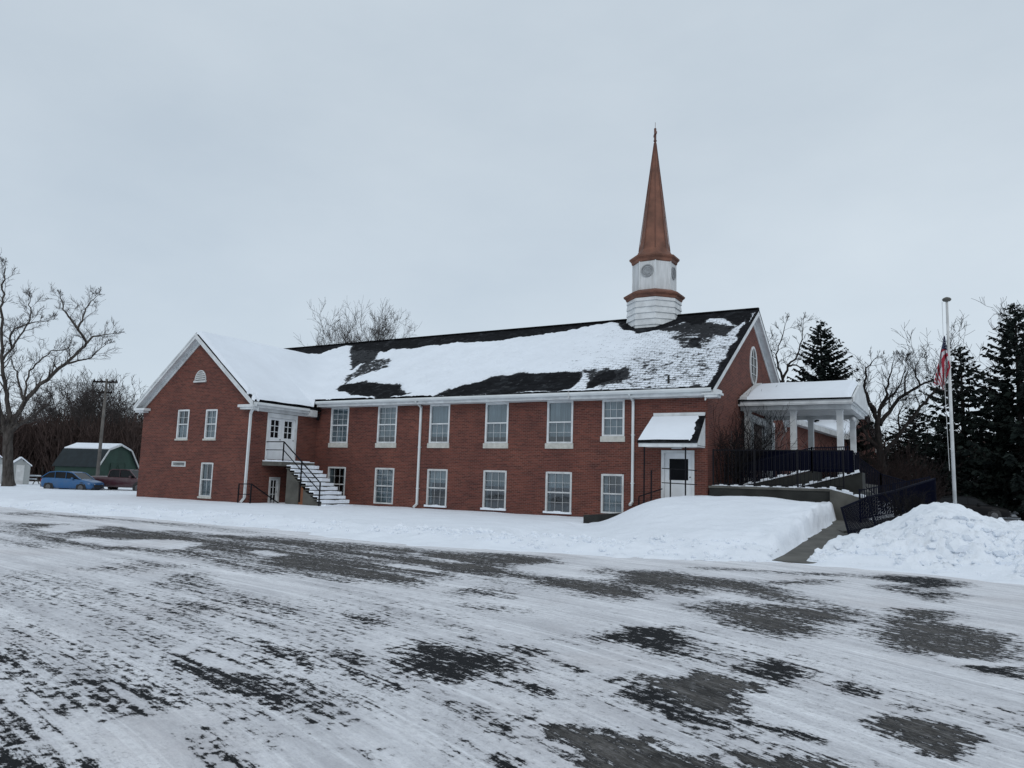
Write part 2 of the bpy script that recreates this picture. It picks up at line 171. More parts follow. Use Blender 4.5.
M = {}
def brick():
    m, nt, b = nodes('brick')
    g = N(nt, 'ShaderNodeNewGeometry'); sp = N(nt, 'ShaderNodeSeparateXYZ'); nt.links.new(g.outputs['Position'], sp.inputs[0])
    sn = N(nt, 'ShaderNodeSeparateXYZ'); nt.links.new(g.outputs['True Normal'], sn.inputs[0])
    ab = N(nt, 'ShaderNodeMath', operation='ABSOLUTE'); nt.links.new(sn.outputs[0], ab.inputs[0])
    gt = N(nt, 'ShaderNodeMath', operation='GREATER_THAN'); nt.links.new(ab.outputs[0], gt.inputs[0]); gt.inputs[1].default_value = .5
    mx = N(nt, 'ShaderNodeMix', data_type='FLOAT'); nt.links.new(gt.outputs[0], mx.inputs[0]); nt.links.new(sp.outputs[0], mx.inputs[2]); nt.links.new(sp.outputs[1], mx.inputs[3])
    cb = N(nt, 'ShaderNodeCombineXYZ'); nt.links.new(mx.outputs[0], cb.inputs[0]); nt.links.new(sp.outputs[2], cb.inputs[1])
    bt = N(nt, 'ShaderNodeTexBrick'); nt.links.new(cb.outputs[0], bt.inputs['Vector'])
    bt.inputs['Scale'].default_value = 1; bt.inputs['Brick Width'].default_value = .215; bt.inputs['Row Height'].default_value = .072
    bt.inputs['Mortar Size'].default_value = .009; bt.inputs['Mortar Smooth'].default_value = .15
    bt.inputs['Color1'].default_value = (.182,.053,.038,1); bt.inputs['Color2'].default_value = (.070,.023,.019,1)
    bt.inputs['Mortar'].default_value = (.20,.13,.11,1)
    mpn = N(nt, 'ShaderNodeMapping'); mpn.inputs['Scale'].default_value = (1.1, 13, 1); nt.links.new(cb.outputs[0], mpn.inputs[0])
    rows = ramp(nt, nz(nt, mpn.outputs[0], 1.0, 3, .6), .38, .62)       # uneven courses
    c = mixc(nt, .38, bt.outputs['Color'], mixc(nt, rows.outputs[0], (.068,.025,.021), (.175,.060,.045)))
    big = ramp(nt, nz(nt, cb.outputs[0], .6, 7, .65), .35, .7)
    c = mixc(nt, 1.0, c, mixc(nt, big.outputs[0], (.78,.76,.78), (1.15,1.12,1.05)), 'MULTIPLY')
    nt.links.new(c, b.inputs['Base Color']); b.inputs['Roughness'].default_value = .88
    b.inputs['Specular IOR Level'].default_value = .3
    bump(nt, b, bt.outputs['Fac'], .5, -.006)
    return m
M['brick'] = brick()
M['white'] = simple('white_paint', (.64,.66,.67), .5, .22, 2.2, bmp=.15, bs=9)
M['white_old'] = simple('weathered_white_paint', (.55,.56,.56), .6, .22, 2.5, bmp=.2, bs=12)
M['siding'] = None; M['vent_grey'] = simple('grey_louvre', (.30,.31,.32), .7, .25, 5)
def siding():
    m, nt, b = nodes('white_siding'); p = pos(nt)
    st = nz(nt, pos(nt, (3,3,.35)), 2.5, 4)
    r = ramp(nt, st, .3, .75)
    nt.links.new(mixc(nt, r.outputs[0], (.45,.46,.46), (.68,.69,.70)), b.inputs['Base Color']); b.inputs['Roughness'].default_value = .55
    return m
M['siding'] = siding()
M['limestone'] = simple('limestone_sill', (.50,.49,.45), .8, .2, 6)
M['concrete'] = simple('concrete', (.10,.097,.086), .9, .45, 1.3, bmp=.4, bs=14, bd=.01)
M['dark_concrete'] = simple('damp_mossy_concrete', (.019,.020,.018), .9, .6, 1.7, bmp=.5, bs=10, bd=.015)
M['iron'] = simple('black_iron', (.008,.008,.011), .7, .3, 5, bmp=.1, spec=.15)
M['navy'] = simple('navy_metal', (.0035,.0045,.013), .7, .35, 3, bmp=.1, spec=.12)
M['navy_mesh'] = simple('navy_mesh', (.0035,.0045,.014), .9, .3, 3, spec=.05)
M['copper'] = simple('rust_red_metal', (.170,.071,.044), .7, .5, 1.3, bmp=.15)
M['copper_dark'] = simple('dark_copper', (.12,.045,.03), .55, .35, 2.2)
M['plywood'] = simple('plywood', (.22,.085,.04), .8, .3, 4)
M['gutter'] = simple('white_gutter', (.66,.69,.70), .38, .12, 1.2, bmp=.05)
M['door_white'] = simple('white_door', (.70,.72,.74), .45, .1, 2)
M['black'] = simple('black_gap', (.01,.01,.012), .8, .2, 3, bmp=0)
M['interior'] = simple('interior_wall', (.25,.24,.22), .9, .2, 1, bmp=0)
M['brown_door'] = simple('brown_door', (.05,.022,.015), .5, .3, 3)
M['wood_pole'] = simple('weathered_pole', (.13,.12,.11), .85, .35, 2)
def glass(name='window_glass', tint=(.72,.76,.78), refl=.10):
    m = bpy.data.materials.new(name); m.use_nodes = True; nt = m.node_tree; nt.nodes.clear()
    o = N(nt, 'ShaderNodeOutputMaterial'); t = N(nt, 'ShaderNodeBsdfTransparent'); g = N(nt, 'ShaderNodeBsdfGlossy')
    t.inputs[0].default_value = (*tint, 1); g.inputs['Roughness'].default_value = .03; g.inputs[0].default_value = (.9,.95,1,1)
    lw = N(nt, 'ShaderNodeLayerWeight'); lw.inputs['Blend'].default_value = .35
    ad = N(nt, 'ShaderNodeMath', operation='MULTIPLY_ADD'); nt.links.new(lw.outputs['Fresnel'], ad.inputs[0]); ad.inputs[1].default_value = .5; ad.inputs[2].default_value = refl
    bn = N(nt, 'ShaderNodeBump'); bn.inputs['Strength'].default_value = .12; bn.inputs['Distance'].default_value = .01
    nt.links.new(nz(nt, pos(nt), 2.2, 2), bn.inputs['Height']); nt.links.new(bn.outputs[0], g.inputs['Normal'])
    mx = N(nt, 'ShaderNodeMixShader'); nt.links.new(ad.outputs[0], mx.inputs[0]); nt.links.new(t.outputs[0], mx.inputs[1]); nt.links.new(g.outputs[0], mx.inputs[2])
    nt.links.new(mx.outputs[0], o.inputs[0]); return m
M['glass'] = glass()
M['car_glass'] = glass('car_glass', (.25,.28,.30), .10)
def darkglass(name='dark_glass', sp=.22):
    m, nt, b = nodes(name)
    f = ramp(nt, nz(nt, pos(nt), 1.5, 3), .3, .7)
    nt.links.new(mixc(nt, f.outputs[0], (.003,.0035,.005), (.008,.009,.011)), b.inputs['Base Color'])
    b.inputs['Roughness'].default_value = .12; b.inputs['Specular IOR Level'].default_value = sp
    return m
M['dark_glass'] = darkglass(); M['black_glass'] = darkglass('black_glass', .05)
def curtain():
    m, nt, b = nodes('curtain'); p = pos(nt, (1,1,.05))
    f = ramp(nt, nz(nt, p, 9, 3), .3, .7)
    g = ramp(nt, nz(nt, pos(nt), .9, 2), .35, .65)
    c = mixc(nt, f.outputs[0], (.11,.145,.16), (.22,.27,.29))
    c = mixc(nt, g.outputs[0], c, mixc(nt, 1., c, (1.5,1.5,1.5), 'MULTIPLY'))
    nt.links.new(c, b.inputs['Base Color']); b.inputs['Roughness'].default_value = .95; return m
M['curtain'] = curtain()
def snow(name, c=(.80,.84,.90), fine=.5, lump=.5, dirty=0.):
    m, nt, b = nodes(name); p = pos(nt)
    f = nz(nt, p, .7, 6, .6); r = ramp(nt, f, .3, .7)
    col = mixc(nt, r.outputs[0], tuple(x*.95 for x in c), tuple(min(1, x*1.03) for x in c))
    if dirty:
        d = ramp(nt, nz(nt, p, 1.9, 7, .7), .56, .72)
        dm = N(nt, 'ShaderNodeMath', operation='MULTIPLY'); nt.links.new(d.outputs[0], dm.inputs[0]); dm.inputs[1].default_value = dirty
        col = mixc(nt, dm.outputs[0], col, (.34,.33,.33))
    nt.links.new(col, b.inputs['Base Color'])
    b.inputs['Roughness'].default_value = .75; b.inputs['Specular IOR Level'].default_value = .2
    b1 = N(nt, 'ShaderNodeBump'); b1.inputs['Strength'].default_value = lump; b1.inputs['Distance'].default_value = .12
    nt.links.new(nz(nt, p, 1.6, 5, .55), b1.inputs['Height'])
    b2 = N(nt, 'ShaderNodeBump'); b2.inputs['Strength'].default_value = fine; b2.inputs['Distance'].default_value = .02
    nt.links.new(nz(nt, p, 14, 4, .6), b2.inputs['Height']); nt.links.new(b1.outputs[0], b2.inputs['Normal'])
    nt.links.new(b2.outputs[0], b.inputs['Normal'])
    return m
M['snow'] = snow('snow', (.80,.84,.90), .6, .75, .10)
M['snow_bank'] = snow('plowed_snow', (.80,.84,.895), .9, .9, .22)
M['roof_snow'] = snow('roof_snow', (.78,.825,.885), .15, .12)
def thin_snow():
    m = M['roof_snow'].copy(); m.name = 'thinning_roof_snow'; nt = m.node_tree; b = nt.nodes['Principled BSDF']; L = nt.links.new
    old = b.inputs['Base Color'].links[0].from_socket
    at = N(nt, 'ShaderNodeAttribute', attribute_name='cover'); th = N(nt, 'ShaderNodeAttribute', attribute_name='thin')
    g = N(nt, 'ShaderNodeNewGeometry').outputs['Position']
    n1 = nz(nt, g, 7, 7, .75)
    sp = N(nt, 'ShaderNodeSeparateXYZ'); L(g, sp.inputs[0]); cb = N(nt, 'ShaderNodeCombineXYZ'); L(sp.outputs[0], cb.inputs[0]); L(sp.outputs[2], cb.inputs[1])
    bt = N(nt, 'ShaderNodeTexBrick'); L(cb.outputs[0], bt.inputs['Vector']); bt.inputs['Scale'].default_value = 1; bt.inputs['Brick Width'].default_value = .36; bt.inputs['Row Height'].default_value = .105
    bt.inputs['Mortar Size'].default_value = .012; bt.inputs['Mortar Smooth'].default_value = .6
    def ma(op, a, c, d=None):
        q = N(nt, 'ShaderNodeMath', operation=op)
        for i, v in enumerate((a, c, d)):
            if v is None: continue
            if isinstance(v, (int, float)): q.inputs[i].default_value = v
            else: L(v, q.inputs[i])
        return q.outputs[0]
    s = ma('MULTIPLY_ADD', ma('SUBTRACT', n1, .5), 1.15, at.outputs['Fac'])
    s = ma('MULTIPLY_ADD', ma('MULTIPLY', bt.outputs['Fac'], th.outputs['Fac']), -.42, s)
    r = ramp(nt, s, -.03, .17)
    dk = mixc(nt, ramp(nt, n1, .4, .7).outputs[0], (.007,.008,.010), (.026,.028,.033))
    L(mixc(nt, r.outputs[0], dk, old), b.inputs['Base Color'])
    return m
M['thin_snow'] = thin_snow()
def shingles():
    m, nt, b = nodes('asphalt_shingles'); g = N(nt, 'ShaderNodeNewGeometry')
    sp = N(nt, 'ShaderNodeSeparateXYZ'); nt.links.new(g.outputs['Position'], sp.inputs[0])
    cb = N(nt, 'ShaderNodeCombineXYZ'); nt.links.new(sp.outputs[0], cb.inputs[0]); nt.links.new(sp.outputs[2], cb.inputs[1])
    bt = N(nt, 'ShaderNodeTexBrick'); nt.links.new(cb.outputs[0], bt.inputs['Vector'])
    bt.inputs['Scale'].default_value = 1; bt.inputs['Brick Width'].default_value = .3; bt.inputs['Row Height'].default_value = .075
    bt.inputs['Mortar Size'].default_value = .008
    bt.inputs['Color1'].default_value = (.014,.015,.018,1); bt.inputs['Color2'].default_value = (.005,.0055,.007,1); bt.inputs['Mortar'].default_value = (.004,.004,.005,1)
    f = ramp(nt, nz(nt, g.outputs['Position'], 1.1, 6, .7), .55, .85)
    nt.links.new(mixc(nt, f.outputs[0], bt.outputs['Color'], (.06,.066,.075)), b.inputs['Base Color'])
    b.inputs['Roughness'].default_value = .95; b.inputs['Specular IOR Level'].default_value = .08
    bump(nt, b, bt.outputs['Fac'], .6, -.01)
    return m
M['shingles'] = shingles()
def bark(name, c1, c2):
    m, nt, b = nodes(name); f = ramp(nt, nz(nt, pos(nt, (1,1,.25), obj=True), 6, 5, .65), .35, .65)
    nt.links.new(mixc(nt, f.outputs[0], c1, c2), b.inputs['Base Color']); b.inputs['Roughness'].default_value = .95
    b.inputs['Specular IOR Level'].default_value = .1
    return m
M['bark'] = bark('bark', (.035,.030,.027), (.095,.085,.078))
M['bark_dark'] = bark('dark_bark', (.010,.009,.009), (.035,.030,.028))
M['twig'] = bark('twigs', (.035,.030,.029), (.075,.066,.064))
M['twig_dark'] = bark('dark_twigs', (.008,.0075,.009), (.020,.018,.018))
M['brush'] = bark('brush_stems', (.034,.023,.021), (.078,.056,.050)); M['hedge'] = bark('hedge_twigs', (.013,.009,.009), (.032,.022,.020))
def needle():
    m, nt, b = nodes('spruce_needles'); oi = N(nt, 'ShaderNodeNewGeometry')
    f = ramp(nt, oi.outputs['Random Per Island'], 0, 1)
    r2 = ramp(nt, nz(nt, pos(nt, obj=True), 1.1, 3), .35, .65)
    c = mixc(nt, f.outputs[0], (.003,.005,.005), (.014,.020,.018))
    c = mixc(nt, r2.outputs[0], c, mixc(nt, 1., c, (1.5,1.5,1.35), 'MULTIPLY'))
    nt.links.new(c, b.inputs['Base Color']); b.inputs['Roughness'].default_value = .85; b.inputs['Specular IOR Level'].default_value = .15
    return m
M['needle'] = needle()
def ground_far():
    return snow('field_snow', (.78,.82,.88), .3, .5)
M['field'] = ground_far()
def lot_mat():
    m, nt, b = nodes('snowy_asphalt')
    L = nt.links.new
    geo = N(nt, 'ShaderNodeNewGeometry').outputs['Position']
    at = N(nt, 'ShaderNodeAttribute', attribute_name='bare'); dr = N(nt, 'ShaderNodeAttribute', attribute_name='dry')
    fl = N(nt, 'ShaderNodeAttribute', attribute_name='flow')
    def mp(s):
        q = N(nt, 'ShaderNodeMapping'); L(fl.outputs['Vector'], q.inputs[0]); q.inputs['Scale'].default_value = s; return q.outputs[0]
    def math_(op, a, c, d=None):
        q = N(nt, 'ShaderNodeMath', operation=op)
        for i, v in enumerate((a, c, d)):
            if v is None: continue
            if isinstance(v, (int, float)): q.inputs[i].default_value = v
            else: L(v, q.inputs[i])
        return q.outputs[0]
    n1 = nz(nt, mp((.55,2.0,1)), 1.6, 9, .68)      # stretched patches
    n2 = nz(nt, mp((.10,7.5,1)), 2.0, 7, .72)       # tyre streaks
    n3 = nz(nt, geo, 11, 6, .7)                    # crumbs
    n4 = nz(nt, mp((1.6,4.6,1)), 3.4, 8, .78)       # ragged crumbs drawn out along the tyre tracks
    q = math_('MULTIPLY', math_('SUBTRACT', n1, .5), 1.3)
    q = math_('MULTIPLY_ADD', math_('SUBTRACT', n2, .5), 2.1, q)
    q = math_('MULTIPLY_ADD', math_('SUBTRACT', n3, .5), 2.7, q)
    q = math_('MULTIPLY_ADD', math_('SUBTRACT', n4, .5), 2.6, q)
    gate = N(nt, 'ShaderNodeMapRange'); L(at.outputs['Fac'], gate.inputs[0]); gate.inputs[1].default_value = 0; gate.inputs[2].default_value = .45; gate.inputs[3].default_value = .42; gate.inputs[4].default_value = 1.; gate.inputs[3].default_value = .50
    s = math_('MULTIPLY_ADD', q, gate.outputs[0], at.outputs['Fac'])
    mask = ramp(nt, s, .44, .60)
    half = ramp(nt, s, -.15, .5)
    # asphalt
    an = nz(nt, geo, 60, 3, .7); al = nz(nt, mp((.6,1.6,1)), 2.4, 6, .7)
    wet = mixc(nt, ramp(nt, an, .3, .7).outputs[0], (.004,.005,.006), (.017,.018,.021))
    dry = mixc(nt, ramp(nt, al, .35, .68).outputs[0], (.030,.029,.028), (.125,.117,.110))
    dry = mixc(nt, ramp(nt, an, .25, .75).outputs[0], mixc(nt, 1., dry, (.72,.72,.72), 'MULTIPLY'), dry)
    frost = ramp(nt, nz(nt, mp((1.2,5,1)), 5., 7, .8), .50, .66)
    dry = mixc(nt, math_('MULTIPLY', frost.outputs[0], .55), dry, (.33,.33,.34))
    edge = ramp(nt, s, .55, .95)
    asp = mixc(nt, math_('MULTIPLY', dr.outputs['Fac'], edge.outputs[0]), wet, dry)
    # snow: fresh / tyre packed / dirty
    pn = ramp(nt, nz(nt, mp((.35,1.2,1)), 1.3, 8, .72), .38, .62)
    fine = ramp(nt, nz(nt, mp((1.4,7,1)), 4., 7, .8), .38, .62)
    sc = mixc(nt, pn.outputs[0], (.72,.725,.745), (.95,.96,.975))
    sc = mixc(nt, fine.outputs[0], mixc(nt, 1., sc, (.88,.88,.90), 'MULTIPLY'), sc)
    grain = ramp(nt, nz(nt, geo, 55, 5, .8), .32, .68)
    sc = mixc(nt, grain.outputs[0], mixc(nt, 1., sc, (.84,.84,.855), 'MULTIPLY'), sc)
    trk = ramp(nt, nz(nt, mp((.035,3.4,1)), 1.6, 4, .55), .40, .62)
    sc = mixc(nt, trk.outputs[0], mixc(nt, 1., sc, (.87,.87,.875), 'MULTIPLY'), sc)
    trk2 = ramp(nt, nz(nt, mp((.03,6.5,1)), 1.9, 2, .5), .58, .66)
    sc = mixc(nt, math_('MULTIPLY', trk2.outputs[0], .5), sc, (.93,.95,.98))
    tan_ = ramp(nt, nz(nt, geo, .55, 4, .6), .52, .7)
    sc = mixc(nt, math_('MULTIPLY', tan_.outputs[0], .25), sc, (.52,.47,.46))
    sc = mixc(nt, math_('MULTIPLY', half.outputs[0], .5), sc, (.40,.40,.42))
    spk = ramp(nt, nz(nt, geo, 26, 5, .8), .54, .64)
    spa = ramp(nt, nz(nt, mp((.5,1.4,1)), 1.1, 5, .65), .36, .60)
    sc = mixc(nt, math_('MULTIPLY', math_('MULTIPLY', spk.outputs[0], spa.outputs[0]), .55), sc, (.16,.16,.17))
    L(mixc(nt, mask.outputs[0], sc, asp), b.inputs['Base Color'])
    rr = N(nt, 'ShaderNodeMix', data_type='FLOAT'); L(mask.outputs[0], rr.inputs[0]); rr.inputs[2].default_value = .75; rr.inputs[3].default_value = .8
    L(rr.outputs[0], b.inputs['Roughness']); b.inputs['Specular IOR Level'].default_value = .12
    inv = math_('SUBTRACT', 1., mask.outputs[0])
    b1 = N(nt, 'ShaderNodeBump'); b1.inputs['Strength'].default_value = .8; b1.inputs['Distance'].default_value = .025; L(inv, b1.inputs['Height'])
    b2 = N(nt, 'ShaderNodeBump'); b2.inputs['Strength'].default_value = .55; b2.inputs['Distance'].default_value = .03; L(nz(nt, mp((1.2,5,1)), 3., 7, .7), b2.inputs['Height']); L(b1.outputs[0], b2.inputs['Normal'])
    b3 = N(nt, 'ShaderNodeBump'); b3.inputs['Strength'].default_value = .5; b3.inputs['Distance'].default_value = .008; L(nz(nt, geo, 45, 4, .7), b3.inputs['Height']); L(b2.outputs[0], b3.inputs['Normal'])
    L(b3.outputs[0], b.inputs['Normal'])
    return m
M['lot'] = lot_mat()

# ------------------------------------------------------------------ world, sun, camera
EL, AZ = rad(38), rad(150)
w = bpy.data.worlds.new('World'); scene.world = w; w.use_nodes = True
nt = w.node_tree; bg = nt.nodes['Background']
sky = N(nt, 'ShaderNodeTexSky'); sky.sky_type = 'NISHITA'; sky.sun_disc = False; sky.sun_elevation = EL; sky.sun_rotation = AZ
tc = N(nt, 'ShaderNodeTexCoord'); mpn = N(nt, 'ShaderNodeMapping'); mpn.inputs['Scale'].default_value = (1,1,2.2); nt.links.new(tc.outputs['Generated'], mpn.inputs[0])
c1 = ramp(nt, nz(nt, mpn.outputs[0], 1.25, 7, .55), .32, .70)
CLA = (5.05,5.85,6.65); CLB = (6.35,7.1,7.75)
cl = mixc(nt, c1.outputs[0], CLA, CLB)
sx = N(nt, 'ShaderNodeSeparateXYZ'); nt.links.new(tc.outputs['Generated'], sx.inputs[0])
hz = ramp(nt, sx.outputs[2], 0.0, .42)
cl = mixc(nt, hz.outputs[0], mixc(nt, 1., cl, (1.07,1.08,1.09), 'MULTIPLY'), cl)
nt.links.new(mixc(nt, .94, sky.outputs[0], cl), bg.inputs['Color']); bg.inputs['Strength'].default_value = .088

sl = bpy.data.lights.new('sun', 'SUN'); sl.energy = .55; sl.angle = rad(25); sl.color = (1,.97,.93)
so = bpy.data.objects.new('sun', sl); COL.objects.link(so)
# direction towards the sun: rotation 0 = +Y, clockwise seen from above
sd = Vector((math.sin(AZ)*math.cos(EL), math.cos(AZ)*math.cos(EL), math.sin(EL)))
so.rotation_euler = (-sd).to_track_quat('-Z', 'Y').to_euler(); so.location = (10,-10,40)

cd = bpy.data.cameras.new('camera'); cam = bpy.data.objects.new('camera', cd); COL.objects.link(cam)
Rv, Uv, Fv = Vector(CAM['R']), Vector(CAM['U']), Vector(CAM['F'])
mt = Matrix((Rv, Uv, -Fv)).transposed().to_4x4(); mt.translation = (0,0,1.6); cam.matrix_world = mt
cd.sensor_width = 36; cd.lens = CAM['f']/1024*36; cd.clip_start = .1; cd.clip_end = 3000
scene.camera = cam
vs = scene.view_settings; vs.view_transform = 'Standard'; vs.look = 'None'; vs.gamma = 1; vs.use_curve_mapping = False; vs.exposure = .24
scene.render.resolution_x = 1024; scene.render.resolution_y = 768

def ray(x, y, wd):          # authoring aid: where a sight line meets a given depth
    d = (x-512)*Rv + (384-y)*Uv + CAM['f']*Fv
    return Vector((0,0,1.6)) + d*(wd/CAM['f'])
def sstep(a, b, x):
    t = np.clip((x-a)/(b-a), 0, 1); return t*t*(3-2*t)
rs = np.random.RandomState(7)
_T = rs.rand(256,256)
def vnoise(x, y):
    xi = np.floor(x).astype(int); yi = np.floor(y).astype(int); fx = x-xi; fy = y-yi
    fx = fx*fx*(3-2*fx); fy = fy*fy*(3-2*fy)
    a = _T[yi%256, xi%256]; b = _T[yi%256, (xi+1)%256]; c = _T[(yi+1)%256, xi%256]; d = _T[(yi+1)%256, (xi+1)%256]
    return (a*(1-fx)+b*fx)*(1-fy)+(c*(1-fx)+d*fx)*fy
def fbm(x, y, o=4, g=.5):
    s = 0; a = 1; t = 0
    for i in range(o):
        s = s + a*vnoise(x*2**i+17.3*i, y*2**i+5.1*i); t += a; a *= g
    return s/t
def poly_sd(px, py, poly):
    P = np.array(poly, float); n = len(P); d = np.full(px.shape, 1e9); ins = np.zeros(px.shape, bool)
    for i in range(n):
        a = P[i]; b = P[(i+1) % n]; e = b-a; L2 = max(e@e, 1e-12)
        t = np.clip(((px-a[0])*e[0]+(py-a[1])*e[1])/L2, 0, 1)
        d = np.minimum(d, (px-a[0]-t*e[0])**2+(py-a[1]-t*e[1])**2)
        if abs(e[1]) > 1e-12:
            c = ((a[1] > py) != (b[1] > py)) & (px < e[0]*(py-a[1])/e[1]+a[0]); ins ^= c
    d = np.sqrt(d); return np.where(ins, d, -d)
def grid_mesh(name, X, Y, Z, mat, parent=None, smooth=True, attrs=None, kind=None, keep=None):
    ny, nx = X.shape
    v = np.stack([X, Y, Z], -1).reshape(-1, 3)
    if parent is not None: v = v - np.array(parent.location)
    idx = np.arange(ny*nx).reshape(ny, nx)
    f = np.stack([idx[:-1,:-1], idx[:-1,1:], idx[1:,1:], idx[1:,:-1]], -1).reshape(-1, 4)
    if keep is not None:
        k = keep; k4 = (k[:-1,:-1]|k[:-1,1:]|k[1:,1:]|k[1:,:-1]).reshape(-1); f = f[k4]
    me = bpy.data.meshes.new(name)
    me.vertices.add(len(v)); me.vertices.foreach_set('co', v.astype(np.float32).ravel())
    me.loops.add(len(f)*4); me.loops.foreach_set('vertex_index', f.astype(np.int32).ravel())
    me.polygons.add(len(f)); me.polygons.foreach_set('loop_start', np.arange(0, len(f)*4, 4, dtype=np.int32))
    me.update(calc_edges=True); me.validate()
    me.materials.append(mat)
    if smooth: me.polygons.foreach_set('use_smooth', np.ones(len(me.polygons), bool))
    for k, a in (attrs or {}).items():
        if a.ndim == 3:
            at = me.attributes.new(k, 'FLOAT_VECTOR', 'POINT'); at.data.foreach_set('vector', a.reshape(-1).astype(np.float32))
        else:
            at = me.attributes.new(k, 'FLOAT', 'POINT'); at.data.foreach_set('value', a.reshape(-1).astype(np.float32))
    o = bpy.data.objects.new(name, me); COL.objects.link(o)
    if parent is not None: o.parent = parent
    if kind: o['kind'] = kind
    return o

# ------------------------------------------------------------------ terrain
FX = [-120,-29,-20,-15,-11.5,-8.8,-6.6,-4.8,-3.2,-1.1,.9,4,30]
FY = [16.5,15.5,15.9,15.2,14.8,15.3,15.6,16.4,17.4,17.7,16.8,16.2,16]
def foot(X): return np.interp(X, FX, FY)
WX0, WX1 = -3.62, -2.9       # walkway left / right
def walk_z(Y): return np.interp(Y, [17.5,19,29,31], [.015,.05,.58,.62])
def H(X, Y):
    F = foot(X) + (fbm(X*.5, Y*0+3, 3)-.5)*.9 + (fbm(X*2.3, Y*2.3, 3)-.5)*.45
    d = Y-F
    h = (.17-.14*sstep(-40,-46,X))*sstep(0, 2.2, d) - .12*sstep(.35, -.1, d)
    lump = fbm(X*1.2+9, Y*1.5, 4)
    h = h + .26*np.exp(-((d-1.6)/1.1)**2)*(lump-.30)*sstep(-.2,.7,d) + .05*(fbm(X*.8, Y*.8+40, 4)-.5)*sstep(0,2,d)
    # footpath dent towards the low wall
    for (ax, ay, bx, by) in ((-10.6,18.3,-11.4,20.5),(-11.4,20.5,-12.0,25.5)):
        ex, ey = bx-ax, by-ay; t = np.clip(((X-ax)*ex+(Y-ay)*ey)/(ex*ex+ey*ey), 0, 1)
        q = (X-ax-t*ex)**2+(Y-ay-t*ey)**2
        h = h - .14*np.exp(-q/.18)
    # berm rising to the side entrance
    A = sstep(-11.8+.42*np.clip(26-Y,0,9), -8.9+.32*np.clip(26-Y,0,9), X)
    A = A*(1-sstep(26.5,28.5,Y)*sstep(-9.3,-9.9,X)*.0)
    R = 1-sstep(WX0-.24+ .22*(fbm(Y*2.1, Y*0+1,3)-.5)*2, WX0-.02, X)
    b = 1.08*sstep(17.2, 28.0, Y)**1.05*(1-.16*sstep(-6.5,-4,X)) + .20*sstep(18.0,19.6,Y)*sstep(-8.5,-4.6,X)*(1-sstep(22,28,Y)*.6)
    b = b + .06*(fbm(X*.45+5, Y*.45, 4)-.5) + .34*(fbm(X*1.7+5, Y*1.7, 5, .6)-.5)*sstep(22.5,17,Y) + .10*(fbm(X*.9+5, Y*.9, 5, .6)-.5) + .30*(fbm(X*2.3+5, Y*2.3, 5, .65)-.5)*sstep(WX0-1.6,WX0-.3,X)
    h = h + b*A*R
    # trench of the walkway
    T = sstep(WX0-.10, WX0+.02, X)*(1-sstep(WX1+.02, WX1+.5, X))*sstep(17.2, 18.6, Y)
    h = h*(1-T) + (walk_z(Y)-.035)*T
    # hollow beside the side door steps
    h = h - .45*np.exp(-(((X+10.75)/.75)**2+((Y-29.6)/1.0)**2))
    # ground behind / right of the building
    r = sstep(WX1+.2, WX1+2, X)*sstep(19, 24, Y)
    h = h*(1-r) + .42*r*sstep(60, 30, Y)
    return h
gx = np.concatenate([np.arange(-400,-110,10), np.arange(-110,-45,.8), np.arange(-45,-14,.14), np.arange(-14,4,.085), np.arange(4,30,.8), np.arange(30,260,10)])
gy = np.concatenate([np.arange(13.2,20,.09), np.arange(20,31,.16), np.arange(31,62,1.2), np.arange(62,420,12)])
X, Y = np.meshgrid(gx, gy)
grid_mesh('ground', X, Y, H(X, Y), M['snow'], kind='structure')
mb = MB(); mb.quad((-900,-300,-.16),(900,-300,-.16),(900,1500,-.16),(-900,1500,-.16))
mb.build('field', M['field'], kind='structure')
# parking lot: one sheet, finer towards the near side
r_ = np.concatenate([np.geomspace(.8, 30, 420), np.geomspace(30.6, 140, 60)]); th = np.radians(np.arange(-112, 100, .28))
TH, RR = np.meshgrid(th, r_)
X = RR*np.sin(TH); Y = RR*np.cos(TH)
bare = np.zeros(X.shape); dry = np.zeros(X.shape)
jx = (fbm(X*1.3+3, Y*2.0, 5, .65)-.5)*1.5; jy = (fbm(X*1.3+50, Y*2.6+8, 5, .65)-.5)*1.3
amp = np.clip(RR*.035, .14, .7)
sub = []
bare += .19*sstep(16,8,RR)*sstep(.40,.58,fbm(X*.45+4,Y*.9+2,5)) + .07*sstep(14,8,RR)
for (wt, sf, dy, poly) in LOT:
    sd = poly_sd(X+jx*amp, Y+jy*amp*.7, poly)
    k_ = 1.0 if wt < 0 else (2.6 if wt < .9 else 1.7)
    a = sstep(-sf*1.5*k_, sf*1.5*k_, sd); wt = wt*(.97 if dy else (.92 if wt > .9 else 1.1))
    if wt > 0:
        bare = np.maximum(bare, a*wt)
        if dy: dry = np.maximum(dry, sstep(-sf, sf, sd))
    else: sub.append((wt, a))
for wt, a in sub: bare = bare + wt*a
